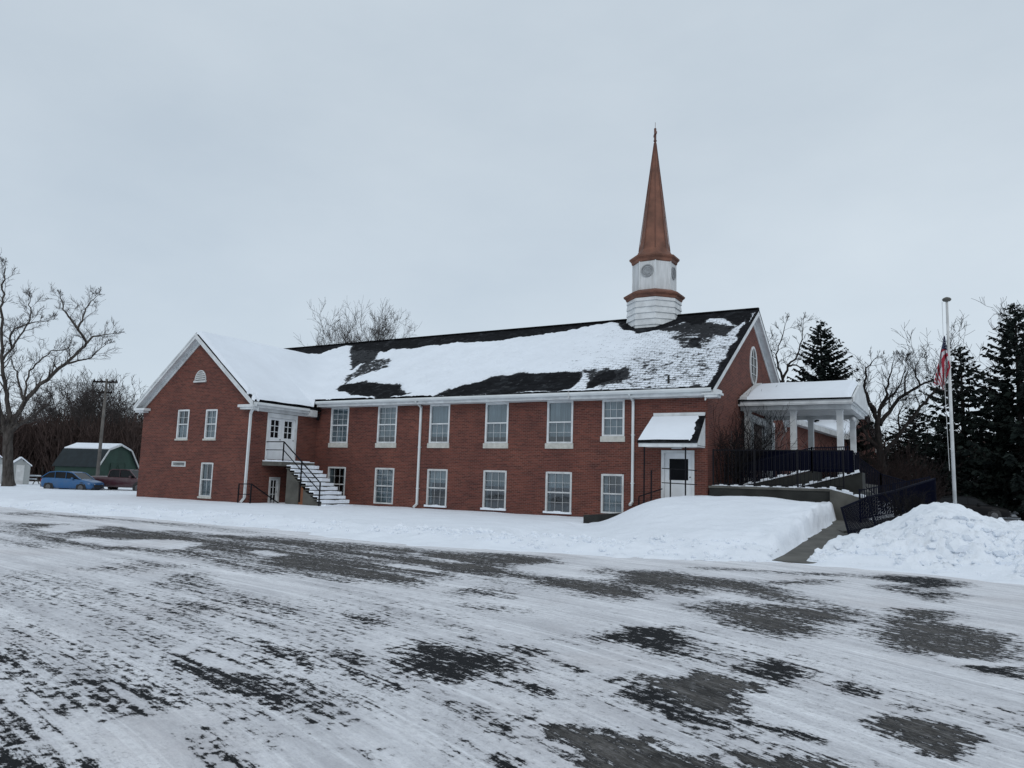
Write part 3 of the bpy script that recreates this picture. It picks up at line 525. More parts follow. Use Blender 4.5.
# unseen parts of the lot get the same patchy wear
out = 1-sstep(-78, -66, np.degrees(TH))*(1-sstep(4, 14, np.degrees(TH)))
bare = np.where(out > 0, np.maximum(bare, out*sstep(.5,.62,fbm(X*.25+2, Y*.5, 4))*.9), bare)
dd = Y-foot(X); bare = bare*(1-sstep(-.6, .1, dd)) - .5*sstep(-.5, .2, dd)
xs = np.arange(-140, 140, .5); ang = np.interp(xs, [-30,-18,-10,-5,-2.5,-1,.5,4], [-4,-6,-9,-15,-27,-32,-30,-20]); g = np.concatenate([[0], np.cumsum(np.tan(np.radians(ang[:-1]))*.5)])
V = Y-np.interp(X, xs, g)
flow = np.stack([X, V, X*0], -1)
st_ = sstep(.50,.66, fbm(X*.16+3, V*2.3, 4, .6))*.62 + sstep(.5,.62, fbm(X*.3+31, V*4.5+9, 3, .6))*.35
bare = np.where(bare > .3, bare - st_*sstep(7.5,10.5,Y)*dry*(.62-.40*sstep(-6,-4,X)), bare)
bare = bare - .25*sstep(.52,.64, fbm(X*.22+8, V*2.6+3, 4, .6))*(bare > .5)*(1-dry)
Z = np.zeros(X.shape) + .012*(fbm(X*.35, Y*.35, 3)-.5)
grid_mesh('parking_lot', X, Y, Z, M['lot'], keep=(Y-foot(X) < 1.6), attrs={'bare': bare, 'dry': dry, 'flow': flow}, kind='structure')

# walkway slabs
mb = MB()
ys = np.arange(17.9, 30.2, 1.25)
for a in ys:
    b_ = a+1.238
    za, zb = float(walk_z(a)), float(walk_z(b_))
    mb.hexa([(WX0-.25,a,za-.12),(WX1+.25,a,za-.12),(WX1+.25,b_,zb-.12),(WX0-.25,b_,zb-.12),(WX0-.25,a,za),(WX1+.25,a,za),(WX1+.25,b_,zb),(WX0-.25,b_,zb)])
mb.build('walkway', M['concrete'], kind='structure')
# ------------------------------------------------------------------ church
church = thing('brick_church', 'long two storey red brick church with snowy dark roof, side wing and copper steeple', 'church', (-25,30,0))
def facade(u0, u1, z0, z1, holes, mp, depth=.10, extra=None):
    """wall sheet with real openings; mp(u, z, d) -> point, d = distance inward"""
    mb = MB()
    us = sorted(set([u0, u1]+[h[0] for h in holes]+[h[1] for h in holes])); zs = sorted(set([z0, z1]+[h[2] for h in holes]+[h[3] for h in holes]))
    for i in range(len(us)-1):
        for j in range(len(zs)-1):
            cu, cz = (us[i]+us[i+1])/2, (zs[j]+zs[j+1])/2
            if any(h[0] < cu < h[1] and h[2] < cz < h[3] for h in holes): continue
            mb.quad(mp(us[i],zs[j],0), mp(us[i+1],zs[j],0), mp(us[i+1],zs[j+1],0), mp(us[i],zs[j+1],0))
    for (a, b, c, d) in holes:
        mb.quad(mp(a,c,0), mp(a,d,0), mp(a,d,depth), mp(a,c,depth)); mb.quad(mp(b,c,depth), mp(b,d,depth), mp(b,d,0), mp(b,c,0))
        mb.quad(mp(a,d,0), mp(b,d,0), mp(b,d,depth), mp(a,d,depth)); mb.quad(mp(a,c,depth), mp(b,c,depth), mp(b,c,0), mp(a,c,0))
    for e in (extra or []): mb.quad(*[mp(*p) for p in e])
    return mb
front = lambda Yc: (lambda u, z, d: (u, Yc+d, z))
east = lambda Xc: (lambda u, z, d: (Xc-d, u, z))
YM, YW, XW, XG = 30.0, 25.67, -29.71, -8.52
rng = random.Random(3)

def tube_box(mb, mp, u0, u1, z0, z1, d0, d1):
    P = [mp(u0,z0,d0), mp(u1,z0,d0), mp(u1,z0,d1), mp(u0,z0,d1), mp(u0,z1,d0), mp(u1,z1,d0), mp(u1,z1,d1), mp(u0,z1,d1)]
    mb.hexa(P)
def window(mp, u0, u1, z0, z1, cols=3, rows=(2,2), sill=True, sillh=.24, snow=False, curt='both', dirty=False, split=.5, plain=False):
    """double hung window; frame in the opening; > pane, curtain, sill"""
    f = MB(); t = .075; din, dout = .085, -.012
    tube_box(f, mp, u0-.01, u0+t, z0, z1, dout, din); tube_box(f, mp, u1-t, u1+.01, z0, z1, dout, din)
    tube_box(f, mp, u0+t, u1-t, z1-t, z1+.01, dout, din); tube_box(f, mp, u0+t, u1-t, z0, z0+t*.9, dout, din)
    zm = z0+(z1-z0)*split
    tube_box(f, mp, u0+t, u1-t, zm-.03, zm+.03, .010, .075)
    a, b = u0+t, u1-t
    for (lo, hi, nr, dd) in ((z0+t*.9, zm-.03, rows[1], .045), (zm+.03, z1-t, rows[0], .03)):
        if plain and dd == .03: continue
        for k in range(1, cols): x = a+(b-a)*k/cols; tube_box(f, mp, x-.0065, x+.0065, lo, hi, dd, dd+.014)
        for k in range(1, nr): z = lo+(hi-lo)*k/nr; tube_box(f, mp, a, b, z-.0065, z+.0065, dd-.002, dd+.012)
    fr = f.build('window', M['white_old' if dirty else 'white'], church)
    p = MB(); p.quad(mp(a,z0+t*.9,.068), mp(b,z0+t*.9,.068), mp(b,z1-t,.068), mp(a,z1-t,.068)); p.build('pane', M['glass'], fr)
    c = MB(); nseg = 22
    def cur(x0, x1, za, zb, d0=.13):
        for k in range(nseg):
            q0 = x0+(x1-x0)*k/nseg; q1 = x0+(x1-x0)*(k+1)/nseg
            e0 = d0+.018*math.sin(k*1.7+x0); e1 = d0+.018*math.sin((k+1)*1.7+x0)
            c.quad(mp(q0,za,e0), mp(q1,za,e1), mp(q1,zb,e1), mp(q0,zb,e0))
    L, R_ = u0+.02, u1-.02
    if plain: tube_box(c, mp, L, R_, zm-.02-rng.random()*.12, z1-.03, .10, .105)
    if curt == 'both': cur(L, R_, z0+.28+rng.random()*.08, zm+.25); cur(L, R_, zm+.20, z1-.03, .16)
    elif curt == 'all': cur(L, R_, z0+.04, z1-.03)
    elif curt == 'top': cur(L+.06, R_-.06, zm+.18+rng.random()*.1, z1-.03); cur(L, L+.15, z0, z1-.05, .18)
    elif curt == 'low': cur(L, R_, z0+.05, zm-.05); cur(L, L+.2, zm, z1-.03, .18); cur(R_-.2, R_, zm, z1-.03, .18)
    elif curt == 'sides': cur(L, L+.28, z0, z1-.03); cur(R_-.25, R_, z0, z1-.03)
    if c.v: c.build('curtain', M['curtain'], fr)
    if sill:
        s_ = MB(); tube_box(s_, mp, u0-.07, u1+.05, z0-sillh, z0-.004, -.05, .085); s_.build('sill', M['limestone'], fr)
    if snow:
        s_ = MB(); n0 = 8
        for k in range(n0):
            q0 = u0-.06+(u1-u0+.1)*k/n0; q1 = u0-.06+(u1-u0+.1)*(k+1)/n0; hh = .05+.05*math.sin(k*1.3+u0)
            tube_box(s_, mp, q0, q1, z0-.02, z0+.045+hh*.5, -.11, -.013)
        s_.build('snow', M['snow'], fr, smooth=False)
    return fr
# front wall of the long body
UP = [(-28.70,-27.47),(-25.48,-24.26),(-22.20,-21.03),(-18.98,-17.75),(-15.72,-14.46)]
holes = [(a,b,3.32,5.19) for a,b in UP]+[(a,b,.28,2.06) for a,b in UP]+[(-13.06,-12.06,3.62,5.17),(-13.06,-12.06,.38,2.02),(-10.38,-9.08,.95,3.02)]
facade(-40.7, XG, -.6, 5.45, holes, front(YM)).build('front_wall', M['brick'], church)
cu = ['all','both','both','both','both']; cl_ = ['sides','all','top','top','top']
for i, (a, b) in enumerate(UP):
    window(front(YM), a, b, 3.32, 5.19, 3, (3,3) if i < 2 else (2,2), curt=cu[i], plain=(i in (2,3,4)))
    window(front(YM), a, b, .28, 2.06, 3, (2,2) if i != 1 else (3,3), sill=False, snow=(i in (2,3,4)), curt=cl_[i], dirty=True)
window(front(YM), -13.06, -12.06, 3.62, 5.17, 3, (2,2), curt='all')
window(front(YM), -13.06, -12.06, .38, 2.02, 3, (2,2), sill=False, curt='low', dirty=True)
# east gable wall
RY0, RZ0, RY1, RZ1 = 29.45, 5.5, 37.8, 10.42          # main roof: eave and ridge
sl_ = (RZ1-RZ0)/(RY1-RY0); YB = 2*RY1-30
facade(30, YB, -.6, 5.45, [(36.9,41.6,1.95,4.75)], east(XG), depth=.15, extra=[[(30,5.45,0),(YB,5.45,0),(YB-.0,RZ0+sl_*.45,0),(RY1,RZ1-.12,0),(30,RZ0+sl_*.45,0)]]).build('gable_wall', M['brick'], church)
mb = MB(); mb.quad((-40.7,YB,-.6),(XG,YB,-.6),(XG,YB,5.8),(-40.7,YB,5.8)); mb.build('rear_wall', M['brick'], church)
mb = MB(); mb.quad((-40.7,30,-.6),(-40.7,30,5.8),(-40.7,RY1,10.3),(-40.7,YB,5.8),(-40.7,YB,-.6)); mb.build('west_wall', M['brick'], church)
mb = MB(); mb.quad((-40.6,30.2,.05),(XG-.2,30.2,.05),(XG-.2,YB-.1,.05),(-40.6,YB-.1,.05)); mb.quad((-40.6,33.2,.05),(XG-.2,33.2,.05),(XG-.2,33.2,5.6),(-40.6,33.2,5.6)); mb.quad((-40.6,30.2,2.7),(XG-.2,30.2,2.7),(XG-.2,33.2,2.7),(-40.6,33.2,2.7)); mb.quad((-40.6,30.12,5.42),(XG-.2,30.12,5.42),(XG-.2,33.2,5.42),(-40.6,33.2,5.42))
mb.build('interior_walls', M['interior'], church)
# wing
WR, WRZ, WE, WEZ = -34.05, 8.72, -29.38, 5.06; wsl = (WRZ-WEZ)/(WE-WR)
XWW = -38.39
hw = [(-35.45,-34.55,3.28,4.80),(-33.22,-32.36,3.28,4.77),(-33.26,-32.36,.36,2.06),(-35.62,-34.50,1.83,2.10)]
zl = WRZ - wsl*(XW-WR) - .10
facade(XWW, XW, -.6, 4.9, hw, front(YW), extra=[[(XWW,4.9,0),(XW,4.9,0),(XW,zl,0),(WR,WRZ-.12,0),(XWW,zl,0)]]).build('front_wall', M['brick'], church, label='gabled brick front wall of the side wing')
window(front(YW), -35.45, -34.55, 3.28, 4.80, 2, (2,1), sillh=.09, curt='low')
window(front(YW), -33.22, -32.36, 3.28, 4.77, 2, (2,2), sillh=.09, curt='all')
window(front(YW), -33.26, -32.36, .36, 2.06, 2, (1,1), sillh=.09, curt='low', dirty=True)
mb = MB(); tube_box(mb, front(YW), -35.62,-35.54,1.83,2.10,-.02,.08); tube_box(mb, front(YW), -34.58,-34.50,1.83,2.10,-.02,.08); tube_box(mb, front(YW), -35.54,-34.58,2.04,2.10,-.02,.08); tube_box(mb, front(YW), -35.54,-34.58,1.83,1.89,-.02,.08)
for k in range(3): tube_box(mb, front(YW), -35.54,-34.58,1.91+k*.045,1.925+k*.045,.02,.05)
v_ = mb.build('vent', M['white_old'], church)
mb = MB(); mb.quad((-35.54,YW+.07,1.85),(-34.58,YW+.07,1.85),(-34.58,YW+.07,2.08),(-35.54,YW+.07,2.08)); mb.build('backing', M['black'], v_)
holes = [(26.62,28.52,2.32,4.66),(26.98,27.62,-.3,1.42)]
facade(YW, 30.0, -.6, 5.05, holes, east(XW)).build('side_wall', M['brick'], church)
mb = MB(); mb.quad((XWW,YW,-.6),(XWW,YW,zl),(XWW,34,zl),(XWW,34,-.6)); mb.build('side_wall', M['brick'], church)
mb = MB(); mb.quad((XWW+.1,YW+.15,2.7),(XW-.1,YW+.15,2.7),(XW-.1,29.9,2.7),(XWW+.1,29.9,2.7)); mb.quad((XWW+.1,28.8,.0),(XW-.1,28.8,.0),(XW-.1,28.8,5),(XWW+.1,28.8,5)); mb.build('interior_walls', M['interior'], church)
# arched louvre in the wing gable
mb = MB(); cx, cz, hw_, hh = -33.87, 6.30, .40, .50
prof = [(-hw_,0)]+[(-hw_*math.cos(t)*1.0, hh*math.sin(t)) for t in [math.pi*k/14 for k in range(1,14)]]+[(hw_,0)]
for i in range(len(prof)-1):
    a, b = prof[i], prof[i+1]; s_ = 1.11
    mb.hexa([(cx+a[0],YW-.04,cz+a[1]),(cx+b[0],YW-.04,cz+b[1]),(cx+b[0],YW+.0,cz+b[1]),(cx+a[0],YW+.0,cz+a[1]),(cx+a[0]*s_,YW-.04,cz+a[1]*s_),(cx+b[0]*s_,YW-.04,cz+b[1]*s_),(cx+b[0]*s_,YW+.0,cz+b[1]*s_),(cx+a[0]*s_,YW+.0,cz+a[1]*s_)])
mb.box(cx-.48,cx+.48,YW-.08,YW-.002,cz-.09,cz-.0)
for k in range(5):
    z = cz+.05+k*.105; ww = hw_*math.sqrt(max(.02,1-((z-cz)/hh)**2))
    mb.quad((cx-ww,YW-.035,z),(cx+ww,YW-.035,z),(cx+ww,YW-.008,z+.075),(cx-ww,YW-.008,z+.075))
lv = mb.build('louvre_vent', M['white_old'], church)
mb = MB(); mb.quad(*[(cx+a,YW-.005,cz+b) for a,b in prof]); mb.build('backing', M['dark_glass'], lv)

# ---- roofs
def slab(P, n, t): return [tuple(Vector(p)-n*t) for p in P]+[tuple(p) for p in P]
def roof_slab(pts, name, mat, parent, t=.10, **k):
    p = [Vector(q) for q in pts]; n = (p[1]-p[0]).cross(p[2]-p[0]).normalized()
    if n.z < 0: p.reverse(); n = -n
    mb = MB(); mb.hexa(slab(p, n, t)) if len(p) == 4 else None
    if len(p) != 4:
        lo = [q-n*t for q in p]; mb.quad(*p); mb.quad(*reversed(lo))
        for i in range(len(p)): j = (i+1) % len(p); mb.quad(lo[i], lo[j], p[j], p[i])
    return mb.build(name, mat, parent, **k)
XE, XL = XG+.36, -41.1
roof = roof_slab([(XL,RY0,RZ0),(XE,RY0,RZ0),(XE,RY1,RZ1),(XL,RY1,RZ1)], 'roof', M['shingles'], church, label='dark shingled main roof slope, half buried in snow')
roof_slab([(XL,RY1+.002,RZ1),(XE,RY1+.002,RZ1),(XE,2*RY1-RY0,RZ0),(XL,2*RY1-RY0,RZ0)], 'roof', M['shingles'], church)
mb = MB(); mb.bar((XL,RY1,RZ1+.02),(XE,RY1,RZ1+.02),.22,.06); mb.build('ridge_cap', M['shingles'], roof)
# where does the wing roof meet the main one
yv = lambda z: RY0+(z-RZ0)/sl_
Y0W = 25.3
zE = WEZ
wroof = roof_slab([(WR,Y0W,WRZ),(WE,Y0W,zE),(WE,29.95,zE),(WE-.35,yv(RZ0+.2),zE+.27),(WR,yv(WRZ),WRZ)], 'roof', M['shingles'], church, label='snow covered roof slope of the side wing')
WWX = 2*WR-WE
roof_slab([(WR-.002,Y0W,WRZ),(WWX,Y0W,zE),(WWX,29.95,zE),(WR-.002,yv(WRZ),WRZ)], 'roof', M['shingles'], church)
# snow on main slope
us = np.arange(XL+.05, XE-.04, .06); vs_ = np.linspace(.004, .992, 165)
U, Vv = np.meshgrid(us, vs_)
Lr = math.hypot(RY1-RY0, RZ1-RZ0)
wob = (fbm(U*.9, Vv*9, 4)-.5)*.55; wob2 = (fbm(U*1.0+30, Vv*11+4, 4)-.5)*.16
fine_n = fbm(U*3.4, Vv*Lr*5.2, 5, .70)-.5
vert = fbm(U*5+3, Vv*Lr*.7, 3)-.5
bare_r = np.zeros(U.shape)
for (wt, sf, poly) in ROOF:
    P = [(a, b*Lr) for a, b in poly]
    sd = poly_sd(U+wob, (Vv+wob2*.5)*Lr, P); bare_r = np.maximum(bare_r, wt*sstep(-sf*2, sf*2, sd))
rowph = (Vv*Lr/.15) % 1.0
thin = sstep(-19,-12, U)
fld = .5 - bare_r*1.05 + fine_n*.85 + vert*.3*(bare_r > .05) - thin*.13*sstep(.2,.8,fbm(U*.7+9, Vv*Lr*.7, 4))
cov = sstep(.10, .55, fld)
hgt = np.where(fld < -.42, -.03, .006) + cov*(.05*fbm(U*.7, Vv*Lr*.7, 4) + .065*(1-thin*.8))
# drift where wing and main roof meet
nx_, ny_, nz_ = 0, -(RZ1-RZ0)/Lr, (RY1-RY0)/Lr
Px = U; Py = RY0+Vv*(RY1-RY0)+ny_*hgt; Pz = RZ0+Vv*(RZ1-RZ0)+nz_*hgt
grid_mesh('snow_cover', Px, Py, Pz, M['thin_snow'], parent=None, attrs={'cover': fld, 'thin': thin}).name = 'snow_cover'
sc = bpy.data.objects['snow_cover']; sc.parent = roof
def rebase(o, parent):      # world coordinates into the parent's frame
    L = Vector((0,0,0)); p = parent
    while p is not None: L = L+p.location; p = p.parent
    o.data.transform(Matrix.Translation(-L)); o.parent = parent
rebase(sc, roof)
# snow on the wing slope, running into the valley
ug = np.arange(WR-.12, WE+.03, .07); yg = np.arange(Y0W+.02, 36.6, .07)
U, Yg = np.meshgrid(ug, yg)
zw = WRZ-wsl*np.abs(U-WR)
zm_ = RZ0+sl_*(Yg-RY0)
zm_ = np.where(Yg < RY0-.02, -9, zm_)
base = np.maximum(zw, zm_)
k = .28
drift = k*np.exp(-np.abs(zw-zm_)/.35)*(zm_ > 0)
edge = sstep(Y0W, Y0W+.25, Yg)*sstep(WE+.03, WE-.25, U)
n_ = fbm(U*.6, Yg*.6, 4)
hs = (.05+.11*edge+.06*n_)
hs = np.where((U > WE-.75) & (Yg < Y0W+.55) & (fbm(U*4, Yg*4, 3) > .50), -.04, hs)
zmx = np.where(zm_ > 0, zm_, zw-5)
smax = .5*(zw+zmx+np.sqrt((zw-zmx)**2+.30**2)) - .15*np.exp(-np.abs(zw-zmx)/3)*0
smax = np.where(zw-zmx > 2.5, zw, smax)
tp = sstep(-.75, .1, zw-zmx)
Zs = smax + hs*1.2*tp + .045*(1-tp) - .10*sstep(-.6,-.95, zw-zmx)
keepm = (zw > zmx-1.0)
grid_mesh('wing_snow', U, Yg, Zs, M['roof_snow'], keep=keepm)
o = bpy.data.objects['wing_snow']; o.name = 'snow_cover'; o.data.name = 'wing_snow_cover'; rebase(o, wroof)
# little plumbing vent on the roof near the gable
mb = MB(); mb.tube([(-10.1,RY0+.45,RZ0+.2),(-10.1,RY0+.45,RZ0+.62)], .05, 8); mb.tube([(-10.22,RY0+.45,RZ0+.42),(-9.98,RY0+.45,RZ0+.42)], .03, 6); mb.build('vent_pipe', M['dark_concrete'], roof)

# ---- trim: fascia, gutters, rakes
tr = MB()
tr.box(XW+.33, -14.40, YM-.42, YM+.0-.004, 5.205, 5.25)          # soffit
tr.box(XW+.33, -14.40, YM-.05, YM-.005, 5.19, 5.33)
tr.box(-14.39, XG+.36, YM-.42, YM-.004, 5.19, 5.24); tr.box(-14.39, XG+.02, YM-.06, YM-.005, 5.17, 5.33)
tr.box(XW+.35, XG+.36, YM-.44, YM-.40, 5.21, 5.46)
tr.build('fascia', M['white'], church)
for (a, b, dz) in ((XW+.36, -14.42, 0), (-14.40, XG+.30, -.005)):
    g_ = MB()
    P = [(-.445,5.34),(-.56,5.34),(-.60,5.42),(-.585,5.49),(-.555,5.49),(-.565,5.43),(-.54,5.37),(-.46,5.37),(-.46,5.49),(-.445,5.49)]
    for i in range(len(P)):
        p, q = P[i], P[(i+1) % len(P)]
        g_.quad((a,YM+p[0],p[1]+dz),(b,YM+p[0],p[1]+dz),(b,YM+q[0],q[1]+dz),(a,YM+q[0],q[1]+dz))
    g_.quad(*[(a,YM+p[0],p[1]+dz) for p in P]); g_.quad(*[(b,YM+p[0],p[1]+dz) for p in reversed(P)])
    g_.build('gutter', M['gutter'], church)
mb = MB(); mb.box(-14.425,-14.395,YM-.62,YM-.40,5.22,5.52); mb.build('gutter_joint', M['white_old'], church)
# eave return at the gable corner
mb = MB(); mb.box(XG-.10, XG+.62, YM-.50, YM+.10, 5.22, 5.30); mb.box(XG+.0, XG+.52, YM-.46, YM+.06, 5.12, 5.22); mb.box(XG+.36, XG+.56, YM-.48, YM+.10, 5.30, 5.42)
mb.build('eave_return', M['white'], church)
# main east rake boards (front and rear slope), with wide soffit
def rake_x(y0, z0, y1, z1, x0, x1, name='rake_board'):
    mb = MB(); th = .26
    mb.hexa([(x1-.04,y0,z0-th),(x1,y0,z0-th),(x1,y1,z1-th),(x1-.04,y1,z1-th),(x1-.04,y0,z0),(x1,y0,z0),(x1,y1,z1),(x1-.04,y1,z1)])
    mb.hexa([(x0,y0,z0-.20),(x1-.04,y0,z0-.20),(x1-.04,y1,z1-.20),(x0,y1,z1-.20),(x0,y0,z0-.17),(x1-.04,y0,z0-.17),(x1-.04,y1,z1-.17),(x0,y1,z1-.17)])
    mb.hexa([(x0+.002,y0,z0-.50),(x0+.045,y0,z0-.50),(x0+.045,y1,z1-.50),(x0+.002,y1,z1-.50),(x0+.002,y0,z0-.205),(x0+.045,y0,z0-.205),(x0+.045,y1,z1-.205),(x0+.002,y1,z1-.205)])
    return mb.build(name, M['white'], church)
rake_x(RY0+.15, RZ0+.10-.10, RY1, RZ1-.10, XG, XE); rake_x(2*RY1-RY0, RZ0-.10, RY1, RZ1-.10, XG, XE)
# wing rakes
def rake_y(x0, z0, x1, z1, ya, yb):
    mb = MB(); th = .25; z0 += .05; z1 += .05
    mb.hexa([(x0,ya,z0-th),(x1,ya,z1-th),(x1,ya+.04,z1-th),(x0,ya+.04,z0-th),(x0,ya,z0),(x1,ya,z1),(x1,ya+.04,z1),(x0,ya+.04,z0)])
    mb.hexa([(x0,ya-.03,z0-.09),(x1,ya-.03,z1-.09),(x1,ya-.001,z1-.09),(x0,ya-.001,z0-.09),(x0,ya-.03,z0+.0),(x1,ya-.03,z1+.0),(x1,ya-.001,z1+.0),(x0,ya-.001,z0+.0)])
    mb.hexa([(x0,ya+.04,z0-.20),(x1,ya+.04,z1-.20),(x1,yb,z1-.20),(x0,yb,z0-.20),(x0,ya+.04,z0-.17),(x1,ya+.04,z1-.17),(x1,yb,z1-.17),(x0,yb,z0-.17)])
    mb.hexa([(x0,yb-.045,z0-.44),(x1,yb-.045,z1-.44),(x1,yb-.003,z1-.44),(x0,yb-.003,z0-.44),(x0,yb-.045,z0-.205),(x1,yb-.045,z1-.205),(x1,yb-.003,z1-.205),(x0,yb-.003,z0-.205)])
    return mb.build('rake_board', M['white'], church)
rake_y(WE+.02, WEZ-.06, WR, WRZ-.04, Y0W-.03, YW); rake_y(WWX-.02, WEZ-.06, WR, WRZ-.04, Y0W-.03, YW)
mb = MB(); mb.box(XW-.72, XW+.33, Y0W-.02, YW-.004, 4.80, 4.93); mb.box(XW-.60,XW+.30,Y0W+.04,YW-.005,4.70,4.80); mb.build('eave_return', M['white'], church)
mb = MB(); mb.box(XWW-.33, XWW+.55, Y0W-.02, YW-.004, 4.80, 4.93); mb.box(XWW-.30,XWW+.40,Y0W+.04,YW-.005,4.70,4.80); mb.build('eave_return', M['white'], church)
mb = MB(); mb.box(XW+.003, WE-.01, YW-.3, 29.55, 4.80, 4.84); mb.box(WE-.045, WE-.005, YW-.3, 29.55, 4.80, 5.02); mb.box(XW+.003, XW+.05, YW, 29.98, 4.66, 4.80); mb.build('fascia', M['white'], church)
mb = MB(); mb.box(WE, WE+.11, YW-.32, 29.0, 4.93, 5.05); mb.build('gutter', M['gutter'], church)
mb = MB(); mb.box(WE-.28, WE+.10, 29.02, 29.55, 4.66, 5.0); mb.build('eave_box', M['white_old'], church)
# downspouts
def downspout(x, y0, y1, zt, zb, name='downspout'):
    mb = MB(); w_ = .10
    mb.bar((x, y0, zt), (x, y0, zt-.10), w_, .08, up=(0,1,0)); mb.bar((x, y0, zt-.06), (x, y1, zt-.30), w_, .075, up=(0,0,1)); mb.bar((x, y1, zt-.27), (x, y1, zb+.12), w_, .075, up=(0,1,0))
    mb.bar((x, y1, zb+.16), (x-.02, y1-.22, zb+.02), w_, .075)
    for z in (zb+.9, zb+2.9): mb.box(x-.08,x+.08,y1-.03,y1+.06,z,z+.03)
    return mb.build(name, M['gutter'], church)
downspout(-22.72, YM-.50, YM-.065, 5.38, .20); downspout(-11.64, YM-.50, YM-.065, 5.38, .75)
mb = MB(); P = [(XW+.42,YW-.26,4.98),(XW+.38,YW-.24,4.86),(XW-.02,YW-.10,4.62),(XW-.10,YW-.075,4.50),(XW-.12,YW-.075,.42),(XW-.16,YW-.25,.2)]
for i in range(len(P)-1): mb.bar(P[i], P[i+1], .115, .08)
mb.build('downspout', M['gutter'], church)

# ---- double door of the wing, lower door
E_ = east(XW)
def panel_door(u0, u1, z0, z1, cols, rows, wz0, wz1, name='door', mat='door_white', mp=E_, wu=(.18,.18), d=.04, glassm='dark_glass', label=None):
    mb = MB(); a, b = u0+wu[0], u1-wu[1]
    tube_box(mb, mp, u0, a, z0, z1, d, d+.05); tube_box(mb, mp, b, u1, z0, z1, d, d+.05); tube_box(mb, mp, a, b, z0, wz0, d, d+.05); tube_box(mb, mp, a, b, wz1, z1, d, d+.05)
    for k in range(1, cols): x = a+(b-a)*k/cols; tube_box(mb, mp, x-.014, x+.014, wz0, wz1, d+.006, d+.04)
    for k in range(1, rows): z = wz0+(wz1-wz0)*k/rows; tube_box(mb, mp, a, b, z-.014, z+.014, d+.004, d+.038)
    o = mb.build(name, M[mat], church, label=label)
    g_ = MB(); g_.quad(mp(a,wz0,d+.042), mp(b,wz0,d+.042), mp(b,wz1,d+.042), mp(a,wz1,d+.042)); g_.build('pane', M[glassm], o)
    h_ = MB(); c = mp(u1-.07, z0+1.0, d-.03); h_.lathe(c, [(.0,-.02),(.03,-.015),(.03,.015),(.0,.02)], 8); h_.build('handle', M['iron'], o)
    return o
mb = MB(); tube_box(mb, E_, 26.57, 26.68, 2.30, 4.64, -.03, .09); tube_box(mb, E_, 28.46, 28.57, 2.30, 4.64, -.03, .09); tube_box(mb, E_, 26.68, 28.46, 4.42, 4.64, -.03, .09)
mb.build('door_frame', M['white'], church)
panel_door(26.685, 27.565, 2.33, 4.415, 2, 3, 3.42, 4.30)
panel_door(27.575, 28.455, 2.33, 4.415, 2, 3, 3.42, 4.30)
mb = MB(); tube_box(mb, E_, 26.95, 27.05, -.3, 1.44, -.02, .09); tube_box(mb, E_, 27.55, 27.66, -.3, 1.44, -.02, .09); tube_box(mb, E_, 27.05, 27.55, 1.36, 1.44, -.02, .09); mb.build('door_frame', M['white_old'], church)
panel_door(27.055, 27.545, -.3, 1.355, 2, 4, -.1, 1.28, wu=(.07,.07), label='narrow glazed basement door below the landing')
mb = MB(); tube_box(mb, E_, 26.75, 28.4, -.35, -.3, -1.2, .05); mb.build('door_sill', M['concrete'], church)
# side door with window in the long wall
Fm = front(YM)
mb = MB(); tube_box(mb, Fm, -10.42, -10.30, .95, 3.04, -.03, .09); tube_box(mb, Fm, -9.16, -9.05, .95, 3.04, -.03, .09); tube_box(mb, Fm, -10.30, -9.16, 2.93, 3.04, -.03, .09); mb.build('door_frame', M['white'], church)
panel_door(-10.295, -9.165, .97, 2.925, 1, 1, 1.84, 2.70, mp=Fm, glassm='black_glass', wu=(.19,.15), label='white side door with one dark pane')
mb = MB(); mb.box(-9.95,-9.55,YM-.16,YM-.004,3.09,3.17); mb.build('door_lamp', M['white_old'], church)
# awning roof over the side door
aw = MB(); ax0, ax1 = -11.02, -8.86; ay = 28.85
for (x) in (-10.68, -8.64):
    aw.hexa([(x-.03,ay+.1,3.20),(x+.03,ay+.1,3.20),(x+.03,YM-.004,3.20),(x-.03,YM-.004,3.20),(x-.03,ay+.1,3.25),(x+.03,ay+.1,3.25),(x+.03,YM-.004,4.38),(x-.03,YM-.004,4.38)])
aw.box(-10.98,-8.60,ay,ay+.05,3.12,3.30); aw.box(-10.94,-8.62,ay+.05,YM-.004,3.14,3.18); aw.box(-10.74,-8.60,YM-.10,YM-.004,4.40,4.56)
awn = aw.build('awning', M['white'], church)
def skew_roof(n, name, mat, h0, h1, parent, x0a, x0b, inset=0):
    mb = MB(); mb.hexa([(x0a,ay-.04,3.27+h0),(-8.58,ay-.04,3.27+h0),(-8.58,YM-.06,4.40+h0),(x0b,YM-.06,4.40+h0),(x0a,ay-.04,3.27+h1),(-8.58,ay-.04,3.27+h1),(-8.58,YM-.06,4.40+h1),(x0b,YM-.06,4.40+h1)])
    return mb.build(name, mat, parent)
skew_roof(1, 'shingle_slope', M['shingles'], .0, .06, awn, -11.02, -10.76)
ua = np.linspace(0, 1, 70); va = np.linspace(0.03, .93, 50); A_, B_ = np.meshgrid(ua, va)
XX = (-11.01+.26*B_)*(1-A_)+(-8.62-.04)*A_
fl = .62-sstep(.84+.08*(fbm(A_*0+3,B_*8,3)-.5)*2, 1.0, A_)*1.2 + (fbm(A_*9, B_*14, 4, .6)-.5)*.7 - sstep(.12,0,B_)*.25
cv = sstep(0,.14,fl); hh_ = .035+cv*(.045+.04*fbm(A_*3,B_*3,3))
grid_mesh('snow_cover2', XX, ay-.04+B_*(YM-.06-ay+.04), 3.27+B_*1.13+hh_, M['roof_snow']); o = bpy.data.objects['snow_cover2']; o.name = 'snow_cover'; rebase(o, awn)
